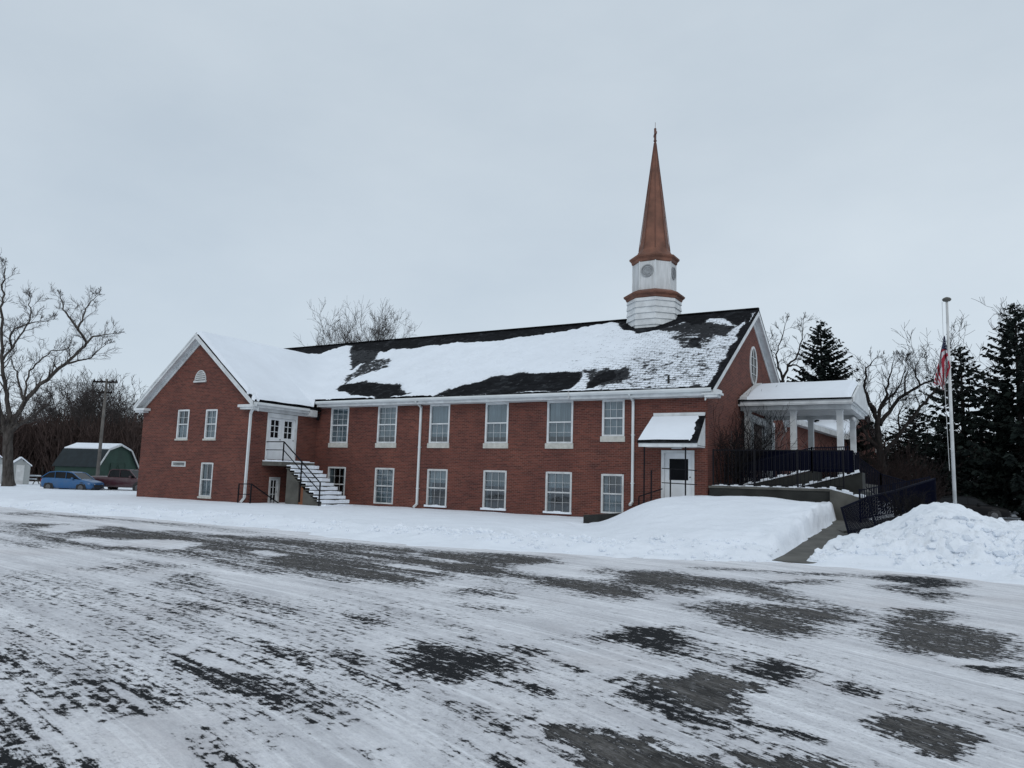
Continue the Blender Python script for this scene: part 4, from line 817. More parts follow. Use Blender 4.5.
# wall lamp in the corner
mb = MB(); mb.bar((-29.45,YM-.01,4.85),(-29.45,YM-.18,4.85),.04); mb.lathe((-29.45,YM-.22,4.50), [(.02,.36),(.10,.30),(.08,.05),(.03,0)], 8); mb.build('wall_lamp', M['iron'], church)
# oval window of the east gable
oc = (38.0, 7.6); ra, rb = .62, .88
def oval(r0a, r0b, r1a, r1b, x0, x1):
    mb = MB(); n = 32
    for i in range(n):
        a, b = 2*math.pi*i/n, 2*math.pi*(i+1)/n
        P = []
        for x in (x0, x1):
            for (p, q, t) in ((r0a,r0b,a),(r0a,r0b,b),(r1a,r1b,b),(r1a,r1b,a)): P.append((x, oc[0]+p*math.cos(t), oc[1]+q*math.sin(t)))
        mb.hexa(P)
    return mb
ow = oval(ra, rb, ra+.10, rb+.10, XG+.002, XG+.06)
for k in (-1,0,1): ow.box(XG+.02,XG+.05,oc[0]-.56,oc[0]+.56,oc[1]+k*.42-.01,oc[1]+k*.42+.01)
ow.box(XG+.022,XG+.052,oc[0]-.01,oc[0]+.01,oc[1]-rb,oc[1]+rb)
owo = ow.build('oval_window', M['white'], church)
mb = MB(); mb.quad(*[(XG+.012, oc[0]+ra*math.cos(2*math.pi*i/32), oc[1]+rb*math.sin(2*math.pi*i/32)) for i in range(32)]); mb.build('pane', M['black_glass'], owo)
# entrance under the portico
Eg = east(XG)
mb = MB()
for (a, b) in ((36.1,36.9),(41.6,42.4)): tube_box(mb, Eg, a, b, 1.9, 4.95, -.12, .10)
for (a, b) in ((36.9,38.2),(40.1,41.6)): tube_box(mb, Eg, a, b, 1.95, 4.75, .05, .12)
for a in (37.15,37.75,40.45,41.1): tube_box(mb, Eg, a, a+.12, 1.95, 4.75, .0, .05)
tube_box(mb, Eg, 36.1, 42.4, 4.75, 5.12, -.14, .10)
mb.build('entrance_surround', M['white'], church)
mb = MB(); tube_box(mb, Eg, 38.2, 39.13, 1.95, 4.75, .06, .11); tube_box(mb, Eg, 39.17, 40.1, 1.95, 4.75, .06, .11); dd_ = mb.build('door', M['brown_door'], church)
mb = MB(); tube_box(mb, Eg, 38.98, 39.02, 3.0, 3.3, .02, .06); mb.build('handle', M['iron'], dd_)

# ---- portico roof and columns
PX = -3.72; PY0, PY1, PYM = 34.93, 41.1, 38.0; PZ, PZR = 5.42, 6.50
po = MB()
po.box(XG+.004, PX, PY0, PY1, 5.31, 5.37)                # ceiling slab
po.box(XG+.003, PX, PY0-.02, PY0+.10, 5.36, 5.60); po.box(XG+.003, PX, PY1-.10, PY1+.02, 5.36, 5.60)
po.box(XG+.003, PX-.10, PY0+.40, PY0+.62, 5.13, 5.31); po.box(XG+.003, PX-.10, PY1-.62, PY1-.40, 5.13, 5.31); po.box(PX-.32, PX-.10, PY0+.62, PY1-.62, 5.132, 5.31)
porch = po.build('porch_roof', M['white'], church)
def arc(n=14):      # rounded pediment outline
    return [(PY0+.02,5.38)]+[(PYM-(PYM-PY0-.15)*math.cos(math.pi*i/n), 5.52+(PZR-5.30)*math.sin(math.pi*i/n)**.85) for i in range(n+1)]+[(PY1-.02,5.38)]
pts = [(PY0-.02,5.385),(PY0-.02,5.60),(PYM,PZR+.12),(PY1+.02,5.60),(PY1+.02,5.385)]
for x0, x1, nm in ((PX-.02, PX+.08, 'pediment'), (XG+.005, XG+.10, 'pediment')):
    mb = MB(); mb.quad(*[(x1,a,b) for a,b in pts]); mb.quad(*[(x0,a,b) for a,b in reversed(pts)])
    for i in range(len(pts)):
        j = (i+1) % len(pts); mb.quad((x0,*pts[i]),(x0,*pts[j]),(x1,*pts[j]),(x1,*pts[i]))
    if x0 < -5: mb.hexa([(XG+.1,PY0-.06,5.60),(XG+.42,PY0-.06,5.60),(XG+.42,PYM,PZR+.10),(XG+.1,PYM,PZR+.10),(XG+.1,PY0-.06,5.72),(XG+.42,PY0-.06,5.72),(XG+.42,PYM,PZR+.24),(XG+.1,PYM,PZR+.24)])
    mb.build(nm, M['white'], porch)
for s_ in (0, 1):
    ya = PY0-.10 if s_ == 0 else PY1+.10
    roof_slab([(XG+.11,ya,5.56),(PX-.03,ya,5.56),(PX-.03,PYM,PZR),(XG+.11,PYM,PZR)], 'shingle_slope', M['shingles'], porch, t=.06)
ua = np.linspace(0, 1, 90); va = np.linspace(-1, 1, 90); A_, B_ = np.meshgrid(ua, va)
XX = XG+.30+A_*(PX-.04-XG-.30); YY = PYM+B_*(PYM-PY0+.06)
prof_ = (1-np.abs(B_)**1.25)*(PZR-5.56)+5.56
ed = np.minimum(sstep(0,.04,A_), sstep(1,.96,A_))*sstep(1,.93,np.abs(B_))
ZZ = prof_+.02+.20*ed+.05*ed*(fbm(A_*4,B_*3,3)-.5)
grid_mesh('snow_cover3', XX, YY, ZZ, M['roof_snow']); o = bpy.data.objects['snow_cover3']; o.name = 'snow_cover'; rebase(o, porch)
for (x, y) in ((-6.25,35.66),(-4.32,35.66),(-6.25,40.4),(-4.32,40.4),(-8.25,35.66),(-8.25,40.4)):
    mb = MB(); a = .125
    mb.box(x-a,x+a,y-a,y+a,1.98,5.13); mb.box(x-a-.03,x+a+.03,y-a-.03,y+a+.03,5.05,5.128); mb.box(x-a-.04,x+a+.04,y-a-.04,y+a+.04,1.95,2.12)
    mb.build('porch_column', M['white'], church)
mb = MB(); mb.lathe((-3.95,37.2,4.82), [(.02,.12),(.09,.06),(.10,-.02),(.04,-.09)], 10); mb.build('porch_lamp', M['white'], church)
mb = MB(); mb.box(XG+.01,-3.4,34.4,41.6,.1,1.95); mb.build('porch_floor', M['concrete'], church)

# ---- steeple
SX, SY = -13.58, 37.8; R8 = math.pi/8
def octo(prof, name, mat, parent, **k):
    mb = MB(); mb.lathe((SX,SY,0), prof, 8, R8); return mb.build(name, mat, parent, **k)
st = octo([(1.40,8.9),(1.40,11.36)], 'steeple', M['white'], church, label='octagonal white clapboard steeple base')
# clapboard steps
mb = MB()
for k in range(7):
    z = 9.15+k*.32; mb.lathe((SX,SY,0), [(1.401,z+.30),(1.455,z),(1.401,z-.006)], 8, R8)
mb.build('clapboards', M['white'], st)
octo([(1.40,11.22),(1.46,11.26),(1.50,11.36),(1.60,11.44),(1.62,11.52),(1.56,11.56),(1.20,11.72)], 'cornice', M['copper'], st)
octo([(1.13,11.60),(1.13,13.40)], 'lantern', M['siding'], st)
mb = MB()
for i in range(8):
    a = R8+2*math.pi*i/8; c = Vector((SX+1.135*math.cos(a), SY+1.135*math.sin(a), 0)); mb.bar(c+Vector((0,0,11.7)), c+Vector((0,0,13.4)), .05)
mb.build('corner_boards', M['white'], st)
octo([(1.13,13.24),(1.19,13.28),(1.22,13.40),(1.32,13.50),(1.33,13.58),(1.22,13.62),(1.05,13.74)], 'cornice', M['copper'], st)
octo([(1.08,13.72),(.92,13.84),(.82,14.05),(.74,14.5),(.055,20.15),(.05,20.3)], 'spire', M['copper'], st)
mb = MB()
for i in range(8):
    a = R8+2*math.pi*i/8; mb.bar((SX+.83*math.cos(a),SY+.83*math.sin(a),14.03),(SX+.06*math.cos(a),SY+.06*math.sin(a),20.15),.028)
mb.build('spire_seams', M['copper_dark'], st)
mb = MB(); mb.bar((SX,SY,20.2),(SX,SY,21.0),.10); mb.bar((SX-.14,SY+.24,20.66),(SX+.14,SY-.24,20.66),.10); mb.lathe((SX,SY,20.28),[(.04,-.08),(.10,0),(.04,.08)],8); mb.tube([(SX,SY,21.0),(SX,SY,21.35)],.012,5); mb.build('cross', M['copper_dark'], st)
ap = math.cos(R8)*1.13
for i in (0,2,4,6):
    a = 2*math.pi*i/8; nrm = Vector((math.cos(a), math.sin(a), 0)); tg = Vector((-math.sin(a), math.cos(a), 0)); c = Vector((SX,SY,12.72))+nrm*(ap+.004)
    mb = MB(); n = 24
    for (ri, ro, dd_) in ((.29,.34,.05),(.0,.012,.04),(.18,.205,.03)):
        for k in range(n):
            t0, t1 = 2*math.pi*k/n, 2*math.pi*(k+1)/n
            P = []
            for d_ in (0, dd_):
                for (r__, t) in ((ri,t0),(ri,t1),(ro,t1),(ro,t0)): P.append(c+nrm*d_+tg*r__*math.cos(t)+Vector((0,0,1))*r__*math.sin(t))
            mb.hexa(P)
    for k in range(-4, 5):
        z = k*.065; hw2 = math.sqrt(max(0,.29**2-z*z)); 
        mb.bar(c+nrm*.012+tg*-hw2+Vector((0,0,z)), c+nrm*.012+tg*hw2+Vector((0,0,z)), .03, .022)
    mb.build('round_vent', M['vent_grey'], st)
# snow against the steeple foot lives in the roof snow

# ------------------------------------------------------------------ wing staircase
stc = thing('concrete_staircase', 'snow covered concrete staircase with black handrails climbing to the white double doors', 'staircase', (-27.4,27.6,.15))
SY0, SY1 = 26.75, 28.62; NS = 10; zt, zb_ = 2.20, .17; xs0, xs1 = -28.35, -25.65
rise = (zt-zb_)/NS; run = (xs1-xs0)/NS
mb = MB(); snw = MB()
for k in range(NS):
    z = zt-rise*(k+1)+.0; x0 = xs0+run*k
    mb.box(x0, x0+run+.03, SY0, SY1, z-.14, z)
    for j in range(9):
        ya = SY0+(SY1-SY0)*j/9; yb = SY0+(SY1-SY0)*(j+1)/9
        h0 = .06+.018*math.sin(j*1.1+k*2.3); i0 = .012+.012*math.sin(j*1.3+k)
        snw.box(x0+.002, x0+run+.075-i0, ya, yb, z-.085, z+h0)
mb.build('steps', M['concrete'], stc)
snw.build('snow', M['snow'], stc)
mb = MB()     # stringer wall with sawtooth
zz = [(xs0,zt-.14-rise)]
mb.hexa([(xs0,SY0+.06,-.2),(xs0+.85,SY0+.06,-.2),(xs0+.85,SY1-.06,-.2),(xs0,SY1-.06,-.2),(xs0,SY0+.06,zt-.3),(xs0+.85,SY0+.06,zt-1.0),(xs0+.85,SY1-.06,zt-1.0),(xs0,SY1-.06,zt-.3)])
mb.hexa([(xs0+1.15,SY0+.08,-.2),(xs1-.1,SY0+.08,-.2),(xs1-.1,SY1-.08,-.2),(xs0+1.15,SY1-.08,-.2),(xs0+1.15,SY0+.08,zt-1.3),(xs1-.1,SY0+.08,.05),(xs1-.1,SY1-.08,.05),(xs0+1.15,SY1-.08,zt-1.3)])
mb.build('support_wall', M['concrete'], stc)
mb = MB(); mb.hexa([(xs0+.86,SY0+.10,-.1),(xs0+1.14,SY0+.10,-.1),(xs0+1.14,SY0+.13,-.1),(xs0+.86,SY0+.13,-.1),(xs0+.86,SY0+.10,1.12),(xs0+1.14,SY0+.10,.92),(xs0+1.14,SY0+.13,.92),(xs0+.86,SY0+.13,1.12)]); mb.build('plywood_panel', M['plywood'], stc)
mb = MB(); mb.box(XW+.005, xs0, 26.42, SY1, 2.0, 2.20); mb.build('landing', M['concrete'], stc)
mb = MB()
for j in range(8):
    xa = XW+.01+(xs0-XW)*j/8; xb = XW+.01+(xs0-XW)*(j+1)/8; mb.box(xa, min(xb,xs0+.0), 26.43, SY1, 2.203, 2.26+.03*math.sin(j*1.7))
mb.build('snow', M['snow'], stc)
def handrail(y):
    mb = MB(); A = (-28.47,y,2.2); 
    mb.bar((XW+.03,y,3.18),(-28.47,y,3.18),.045); mb.bar((XW+.03,y,2.78),(-28.47,y,2.78),.035)
    mb.bar((-28.47,y,2.0),(-28.47,y,3.2),.05); mb.bar((-27.18,y,.3),(-27.18,y,2.26),.05); mb.bar((-25.9,y,.1),(-25.9,y,1.27),.05)
    mb.bar((-28.47,y,3.18),(-25.9,y,1.25),.045); mb.bar((-28.47,y,2.78),(-25.9,y,.85),.035)
    return mb.build('handrail', M['iron'], stc)
handrail(26.60)
# areaway rail
ar = thing('areaway_railing', 'low rusty black handrail slanting down to the basement door beside the white downspout', 'railing', (-29.5,25.4,.1))
mb = MB(); a = (-29.98,25.35); b = (-29.12,25.35)
mb.bar((*a,.0),(*a,1.08),.05); mb.bar((*b,.0),(*b,1.10),.05); mb.build('post', M['iron'], ar)
mb = MB(); mb.bar((*a,1.07),(*b,1.09),.045); mb.bar((*a,.58),(*b,.60),.035); mb.bar((*b,1.09),(-28.95,27.2,.05),.05); mb.build('rail', M['iron'], ar)

# ------------------------------------------------------------------ side door steps and rails
sd_ = thing('entrance_steps', 'concrete landing and steps with thin black railings under the small snowy awning', 'steps', (-10,29.4,.9))
mb = MB(); mb.box(-10.25,XG-.02,28.95,YM-.005,.1,1.08); mb.box(-10.55,-10.25,28.95,YM-.005,.1,.90); mb.box(-10.85,-10.55,28.95,YM-.005,.1,.72); mb.build('steps', M['concrete'], sd_)
for x in (-10.76,-9.08):
    mb = MB(); mb.bar((x,28.93,.75 if x < -10 else 1.05),(x,28.93,3.14),.045); mb.build('awning_post', M['iron'], sd_)
mb = MB(); mb.bar((-10.02,28.9,2.28),(XG-.1,28.9,2.22),.035); mb.bar((-10.02,28.9,1.72),(XG-.1,28.9,1.68),.035); mb.bar((-9.67,28.9,1.0),(-9.67,28.9,2.27),.045)
mb.build('railing', M['iron'], sd_)
mb = MB(); mb.bar((-10.45,28.9,.8),(-10.45,28.9,2.2),.045); mb.bar((-10.96,28.9,1.15),(-10.0,28.9,1.48),.04); mb.bar((-10.96,28.9,.6),(-10.96,28.9,1.15),.04); mb.build('railing', M['iron'], sd_)
# low wall end by the berm
lw_ = MB(); lw_.box(-12.02,-11.80,26.0,29.99,-.3,.44); lw = lw_.build('low_retaining_wall', M['dark_concrete']); tag(lw, 'low dark concrete wall end poking out of the snow left of the side door', 'retaining wall')

# ------------------------------------------------------------------ ramp, walls and railings right of the church
rw = thing('concrete_ramp', 'stained concrete ramp with retaining wall leading up to the white portico', 'ramp', (-6,30,.5))
mb = MB(); mb.box(XG+.12,-3.98,29.80,30.05,-.3,1.58); mb.build('retaining_wall', M['dark_concrete'], rw)
mb = MB(); mb.box(XG+.10,-3.96,29.76,30.09,1.58,1.66); mb.build('wall_cap', M['concrete'], rw)
mb = MB(); mb.hexa([(-3.975,29.5,-.3),(-2.75,29.0,-.3),(-2.70,29.3,-.3),(-3.975,29.8,-.3),(-3.975,29.5,1.66),(-2.75,29.0,1.36),(-2.70,29.3,1.36),(-3.975,29.8,1.66)]); mb.build('retaining_wall', M['concrete'], rw)
mb = MB(); mb.box(XG+.12,-3.0,30.05,34.4,.2,1.60); mb.hexa([(-7.75,31.7,1.6),(-4.9,31.7,1.6),(-4.9,34.3,1.6),(-7.75,34.3,1.6),(-7.75,31.7,1.62),(-4.9,31.7,2.35),(-4.9,34.3,2.35),(-7.75,34.3,1.62)]); mb.hexa([(-5.4,30.6,1.6),(-3.0,30.6,1.6),(-3.0,31.6,1.6),(-5.4,31.6,1.6),(-5.4,30.6,1.62),(-3.0,30.6,2.3),(-3.0,31.6,2.3),(-5.4,31.6,1.62)]); mb.build('ramp_slab', M['dark_concrete'], rw)
ss = MB()
def snowline(a, b, w_=.16, h=.09, n=16):
    a = Vector(a); b = Vector(b)
    for i in range(n):
        p = a.lerp(b, i/n); q = a.lerp(b, (i+1)/n); hh2 = h*(.7+.5*math.sin(i*1.7+a.x))
        ss.bar(p+Vector((0,0,hh2/2)), q+Vector((0,0,hh2/2)), w_*(.8+.3*math.sin(i*2.3)), hh2)
snowline((-7.7,31.75,1.66),(-5.0,31.75,2.36)); snowline((-5.4,30.62,1.66),(-3.1,30.62,2.3)); snowline((XG+.2,29.92,1.67),(-4.0,29.92,1.67),.14,.05,30); snowline((-3.95,29.62,1.66),(-2.8,29.12,1.37),.2,.10,8); snowline((-8.2,30.6,1.60),(-4.6,30.6,1.60),.7,.06,14)
ss.build('snow', M['snow'], rw)['kind'] = 'stuff'

def railing(name, label, pts, h, pick=.11, posts=1.6, mat='navy', thick=.022, group=None, bottom=.10, low=None):
    base = pts[0]; t = thing(name, label, 'railing', base, group=group)
    pk = MB(); rl = MB(); ps = MB()
    for a, b in zip(pts[:-1], pts[1:]):
        a = Vector(a); b = Vector(b); L = (b-a).length; up = Vector((0,0,1))
        rl.bar(a+up*h, b+up*h, .05, .04); rl.bar(a+up*bottom, b+up*bottom, .035, .03)
        n = max(1, int(L/pick))
        for i in range(n+1): p = a.lerp(b, i/n); pk.bar(p+up*bottom, p+up*h, thick, thick)
        m = max(1, round(L/posts))
        for i in range(m+1): p = a.lerp(b, i/m); ps.bar(p-up*.05, p+up*(h+.04), .055)
    rl.build('rails', M[mat], t); pk.build('pickets', M[mat], t); ps.build('posts', M[mat], t)
    return t
railing('ramp_railing', 'black picket railing standing along the top of the retaining wall', [(XG+.25,29.9,1.66),(-3.55,29.9,1.66)], 1.40, .145, 1.55, 'iron', .016)
railing('ramp_railing', 'navy picket railing climbing the inner ramp before the portico columns', [(-8.3,31.75,1.62),(-7.75,31.75,1.62),(-4.9,31.75,2.33),(-3.6,31.75,2.38)], .92, .075, 1.4, 'navy', .026)
railing('ramp_railing', 'navy railing at the portico floor edge', [(-8.3,34.35,1.98),(-3.5,34.35,1.98)], 1.2, .07, 1.5, 'navy', .03)
railing('ramp_railing', 'navy railing descending to the right past the last portico column', [(-3.5,33.3,1.98),(-2.6,33.3,1.25),(-1.6,33.0,.95)], 1.07, .07, 1.1, 'navy', .03)
# navy windbreak panels behind the pickets
pn = thing('windbreak_screen', 'dark navy mesh screen hung behind the ramp railing below the portico', 'screen', (-6,33.3,2.3))
for (a, b) in ((-8.25,-6.7),(-6.68,-5.15),(-5.13,-3.6)):
    mb = MB(); mb.box(a,b,33.28,33.31,2.36,3.20); mb.build('screen_panel', M['navy_mesh'], pn)
mb = MB()
for x in (-8.25,-6.69,-5.14,-3.58): mb.bar((x,33.34,1.6),(x,33.34,3.22),.05)
mb.build('posts', M['navy'], pn)
mb = MB(); mb.bar((-8.25,33.3,3.22),(-3.58,33.3,3.22),.05); mb.build('rail', M['navy'], pn)

# leaning fence (diamond mesh panels on a lower ramp leg)
def lean_fence(name, label, bl, tl, br_, tr_, n=38, m=14, post_at=(0,1)):
    bl, tl, br_, tr_ = map(Vector, (bl, tl, br_, tr_)); t = thing(name, label, 'fence', tuple(bl), group='leaning navy mesh fence panels')
    P = lambda u, v: (bl.lerp(br_, u)).lerp(tl.lerp(tr_, u), v)
    f = MB(); f.bar(bl, br_, .045); f.bar(tl, tr_, .05)
    f.build('rails', M['navy'], t)
    f = MB()
    for u in post_at: f.bar(P(u,-.05), P(u,1.03), .06)
    f.build('posts', M['navy'], t)
    f = MB()
    asp = (br_-bl).length/(tl-bl).length
    for i in range(-m, n+1):         # diagonal strands both ways
        for s_ in (1,-1):
            u0 = i/n; u1 = u0+(m/n); v0, v1 = (0,1) if s_ == 1 else (1,0)
            a0, a1 = max(0,u0), min(1,u1)
            if a1 <= a0: continue
            va = v0+(v1-v0)*(a0-u0)/(u1-u0); vb = v0+(v1-v0)*(a1-u0)/(u1-u0)
            f.bar(P(a0,va), P(a1,vb), .019, .010)
    for i in range(n//2+1):
        f.bar(P(i/(n//2),0), P(i/(n//2),1), .012, .008)
    f.build('mesh_panel', M['navy_mesh'], t)
    return t
F0b, F0t = (-2.72,24.0,.30), (-2.92,24.0,1.12)
F1b, F1t = (-2.05,24.5,.50), (-2.28,24.5,1.45)
F2b, F2t = (-1.42,25.3,.62), (-1.60,25.3,1.66)
F3b, F3t = (-.60,26.6,1.0), (-.60,26.6,2.06)
lean_fence('mesh_fence', 'lowest left navy mesh fence panel tipping over beside the walkway', F0b, F0t, F1b, F1t, 18, 14)
lean_fence('mesh_fence', 'middle navy mesh fence panel leaning behind the snow bank', F1b, F1t, F2b, F2t, 20, 16, (1,))
lean_fence('mesh_fence', 'right navy mesh fence panel standing upright nearest the flagpole', F2b, F2t, F3b, F3t, 34, 18, (1,))
mb = MB(); mb.hexa([(-3.0,24.9,.1),(-.4,27.2,.1),(-1.2,28.3,.1),(-3.4,26.2,.1),(-3.0,24.9,.42),(-.4,27.2,1.0),(-1.2,28.3,1.0),(-3.4,26.2,.42)]); mb.build('lower_ramp_slab', M['concrete'], rw)
railing('ramp_railing', 'far navy railing behind the leaning mesh fence', [(-2.9,28.6,.6),(-.8,28.9,1.1)], 1.05, .075, 1.0, 'navy', .026)

# ------------------------------------------------------------------ plowed snow bank on the right
gx = np.arange(-3.25, 9, .06); gy = np.arange(16.4, 27.5, .06); X, Y = np.meshgrid(gx, gy)
crX = [-3.2,-2.98,-2.49,-2.06,-1.31,-.96,-.51,-.18,.03,.45,.85,1.33,2.5,4,6,9]; crZ = [.0,.28,.42,.52,.82,1.08,1.30,1.25,1.18,1.06,.95,.84,.78,.7,.4,.0]
cz_ = np.interp(X, crX, crZ)
yc = 22.0+.0*X; F = foot(X)+.3+(fbm(X*.8, Y*0+7, 3)-.5)*1.0
fr_ = sstep(0, 1, (Y-F)/(yc-F)); bk = 1-sstep(yc+.6, yc+4.5, Y)*.75
fr_ = .62*fr_ + .38*np.clip((Y-F)/(yc-F),0,1)
L1 = fbm(X*1.1, Y*1.1, 5, .55)-.5; L2 = fbm(X*3.1+4, Y*3.1, 4, .6)-.5
chunk = np.abs(fbm(X*2.0+11, Y*2.0, 4, .6)-.5)
Z = cz_*fr_*bk + (L1*.72+L2*.42-chunk*.55+.09)*sstep(0,.9,Y-F)*sstep(.05,.5,cz_)*(1-.65*np.exp(-((Y-yc)/1.0)**2))
Z = Z - .12*sstep(.25,-.1,Y-F) - .10*sstep(-2.9,-3.2,X)
sb = thing('snow_bank', 'lumpy plowed heap of snow in front of the leaning fence and flagpole', 'snow bank', (0,21,0))
grid_mesh('snow_heap', X, Y, Z, M['snow_bank'], parent=None); rebase(bpy.data.objects['snow_heap'], sb)
def loose(n, seed, xr, yr, zf, smin, smax, mat, name, parent):
    r = random.Random(seed); mb = MB()
    for i in range(n):
        x = r.uniform(*xr); y = r.uniform(*yr); s_ = r.uniform(smin, smax)*(.5+r.random()**2); z = zf(x,y)+s_*.25
        bm = bmesh.new(); bmesh.ops.create_icosphere(bm, subdivisions=1, radius=s_)
        n0 = len(mb.v)
        for v in bm.verts: mb.v.append((x+v.co.x*r.uniform(.7,1.3), y+v.co.y*r.uniform(.7,1.3), z+v.co.z*r.uniform(.5,1)))
        for f in bm.faces: mb.f.append(tuple(n0+v.index for v in f.verts)); mb.mi.append(0)
        bm.free()
    return mb.build(name, mat, parent)
def zf_bank(x, y):
    i = min(len(gy)-1, max(0, int((y-16.4)/.06))); j = min(len(gx)-1, max(0, int((x+3.25)/.06))); return float(Z[i,j])
loose(60, 6, (-2.4,3.5), (17.9,20.6), zf_bank, .09, .20, M['snow_bank'], 'snow_chunks', sb)['kind'] = 'stuff'
loose(700, 5, (-2.9,3.5), (17.6,21.0), zf_bank, .02, .11, M['snow_bank'], 'snow_chunks', sb)['kind'] = 'stuff'
def zf_g(x, y): return float(H(np.array([[x]]), np.array([[y]]))[0,0])
b2 = thing('snow_rubble', 'line of small plowed snow clods along the edge of the parking lot', 'snow rubble', (-12,16,0)); tag(b2, kind='stuff')
mb_ = loose(420, 9, (-14,-3.7), (16.0,18.9), zf_g, .02, .09, M['snow_bank'], 'snow_clods', b2)
loose(260, 19, (-32,-12), (15.7,17.9), zf_g, .02, .08, M['snow_bank'], 'snow_clods', b2)

# ------------------------------------------------------------------ flagpole and flag
fp = thing('flagpole', 'tall white metal flagpole rising from the snow bank in front of the spruces', 'flagpole', (-.09,26,.9))
mb = MB(); mb.tube([(-.09,26,.9),(-.09,26,4),(-.075,26,7.42)], [.052,.046,.034], 12); mb.build('pole', M['white_old'], fp, smooth=True)
mb = MB(); mb.lathe((-.075,26,7.44), [(.02,-.05),(.10,-.03),(.13,.02),(.10,.06),(.03,.09)], 10); mb.build('truck', M['concrete'], fp)
mb = MB(); mb.tube([(-.20,26,7.4),(-.22,25.98,4.5),(-.19,26,2.3)], .007, 4); mb.build('halyard', M['white_old'], fp)
fm = [simple('flag_red', (.30,.012,.03), .8, .15, 8, bmp=0), simple('flag_white', (.55,.54,.56), .8, .08, 8, bmp=0), simple('flag_blue', (.012,.018,.06), .8, .2, 8, bmp=0)]
mb = MB(); nu_, nv_ = 26, 80
# centre line and width of the drooping cloth: (height, x centre, half width)
prof = [(6.34,-.17,.01),(6.1,-.19,.045),(5.88,-.205,.075),(5.7,-.21,.10),(5.46,-.22,.14),(5.3,-.27,.13),(5.13,-.335,.115),(4.95,-.37,.11),(4.78,-.39,.10)]
zs = [p[0] for p in prof][::-1]; xc = [p[1] for p in prof][::-1]; hw3 = [p[2] for p in prof][::-1]
for i in range(nv_+1):
    z = 6.34-(6.34-4.86)*i/nv_; c = np.interp(z, zs, xc); h_ = np.interp(z, zs, hw3)
    for j in range(nu_+1):
        s_ = -1+2*j/nu_
        mb.v.append((c+h_*1.18*s_, 26-.02+.10*h_/.15*math.sin(s_*5.5+z*2.1)+.03*math.sin(s_*11+z*5), z-.16*(i/nv_)*abs(s_)**1.5*(1 if s_ > 0 else .2)))
for i in range(nv_):
    z = 6.34-1.48*i/nv_
    for j in range(nu_):
        n0 = i*(nu_+1)+j; s_ = -1+2*(j+.5)/nu_
        mb.f.append((n0,n0+1,n0+nu_+2,n0+nu_+1))
        if i < 22: mi = 2 if ((i*7+j*5) % 11) else 1
        else:
            tt = (i-22)/58.; q = s_*(.25+1.9*tt)+ (1-tt)*i*.105 + .6*math.sin(tt*3)
            mi = 0 if (q % 1.0) < .5 else 1
        mb.mi.append(mi)
fl_ = mb.build('flag', fm); tag(fl_, 'limp red and white striped flag with dark blue starred corner hanging at half staff', 'flag')
sol = fl_.modifiers.new('t','SOLIDIFY'); sol.thickness = .006
# ------------------------------------------------------------------ bare trees
def grow(mb, p, d, L, r, lev, rg, up=.12, wig=.14, kids=5, minr=.012, twig=None, seg=5):
    """one branch with recursive side branches"""
    pts = [p.copy()]; rr = [r]; q = p.copy(); dd = d.normalized(); tgt = []
    for i in range(seg):
        dd = (dd + Vector((rg.gauss(0,wig), rg.gauss(0,wig), rg.gauss(0,wig*.8)+up*.35))).normalized()
        q = q + dd*L/seg; pts.append(q.copy()); rr.append(max(minr*.7, r*(1-.72*(i+1)/seg))); tgt.append(dd.copy())
    (mb if (r > .035 or twig is None) else twig).tube(pts, rr, 5 if r > .06 else 3, cap=False)
    if lev <= 0: return
    for k in range(kids):
        t = rg.uniform(.22, 1.0) if k else 1.0
        f = t*seg; i = min(seg-1, int(f)); b = pts[i].lerp(pts[i+1], f-i); base = tgt[i]
        ax = base.orthogonal().normalized(); ax.rotate(Matrix.Rotation(rg.uniform(0, 2*math.pi), 3, base))
        nd = (base*math.cos(a_ := rg.uniform(.45,1.0)) + ax*math.sin(a_)); nd = (nd + Vector((0,0,up))).normalized()
        grow(mb, b, nd, L*rg.uniform(.42,.66), max(minr, rr[i]*rg.uniform(.45,.65)), lev-1, rg, up, wig, kids, minr, twig)
def bare_tree(name, label, h, r, seed, loc=(0,0,0), lev=4, spread=.55, kids=5, mats=('bark','twig'), forks=4, group=None, cat='tree', minr=.012, bole=.28):
    rg = random.Random(seed); t = thing(name, label, cat, loc, group=group)
    tr_ = MB(); tw = MB(); p = Vector((0,0,-.1)); top = Vector((rg.gauss(0,.02)*h, rg.gauss(0,.02)*h, h*bole))
    tr_.tube([p, p.lerp(top,.15), p.lerp(top,.5), top], [r*1.25, r, r*.9, r*.8], 9, cap=False)
    for k in range(forks):
        a = 2*math.pi*(k+rg.random()*.7)/forks; s_ = spread*rg.uniform(.5,1.2) if k else .12
        d = Vector((math.cos(a)*s_, math.sin(a)*s_, 1)).normalized()
        grow(tr_, top.lerp(p, .1*rg.random()*(k > 0)), d, h*(.62 if k == 0 else rg.uniform(.42,.58)), r*(.7 if k == 0 else rg.uniform(.4,.6)), lev, rg, twig=tw, kids=kids, minr=minr)
    tr_.build('trunk', M[mats[0]], t, world=False, smooth=True); tw.build('crown', M[mats[1]], t, world=False)
    return t
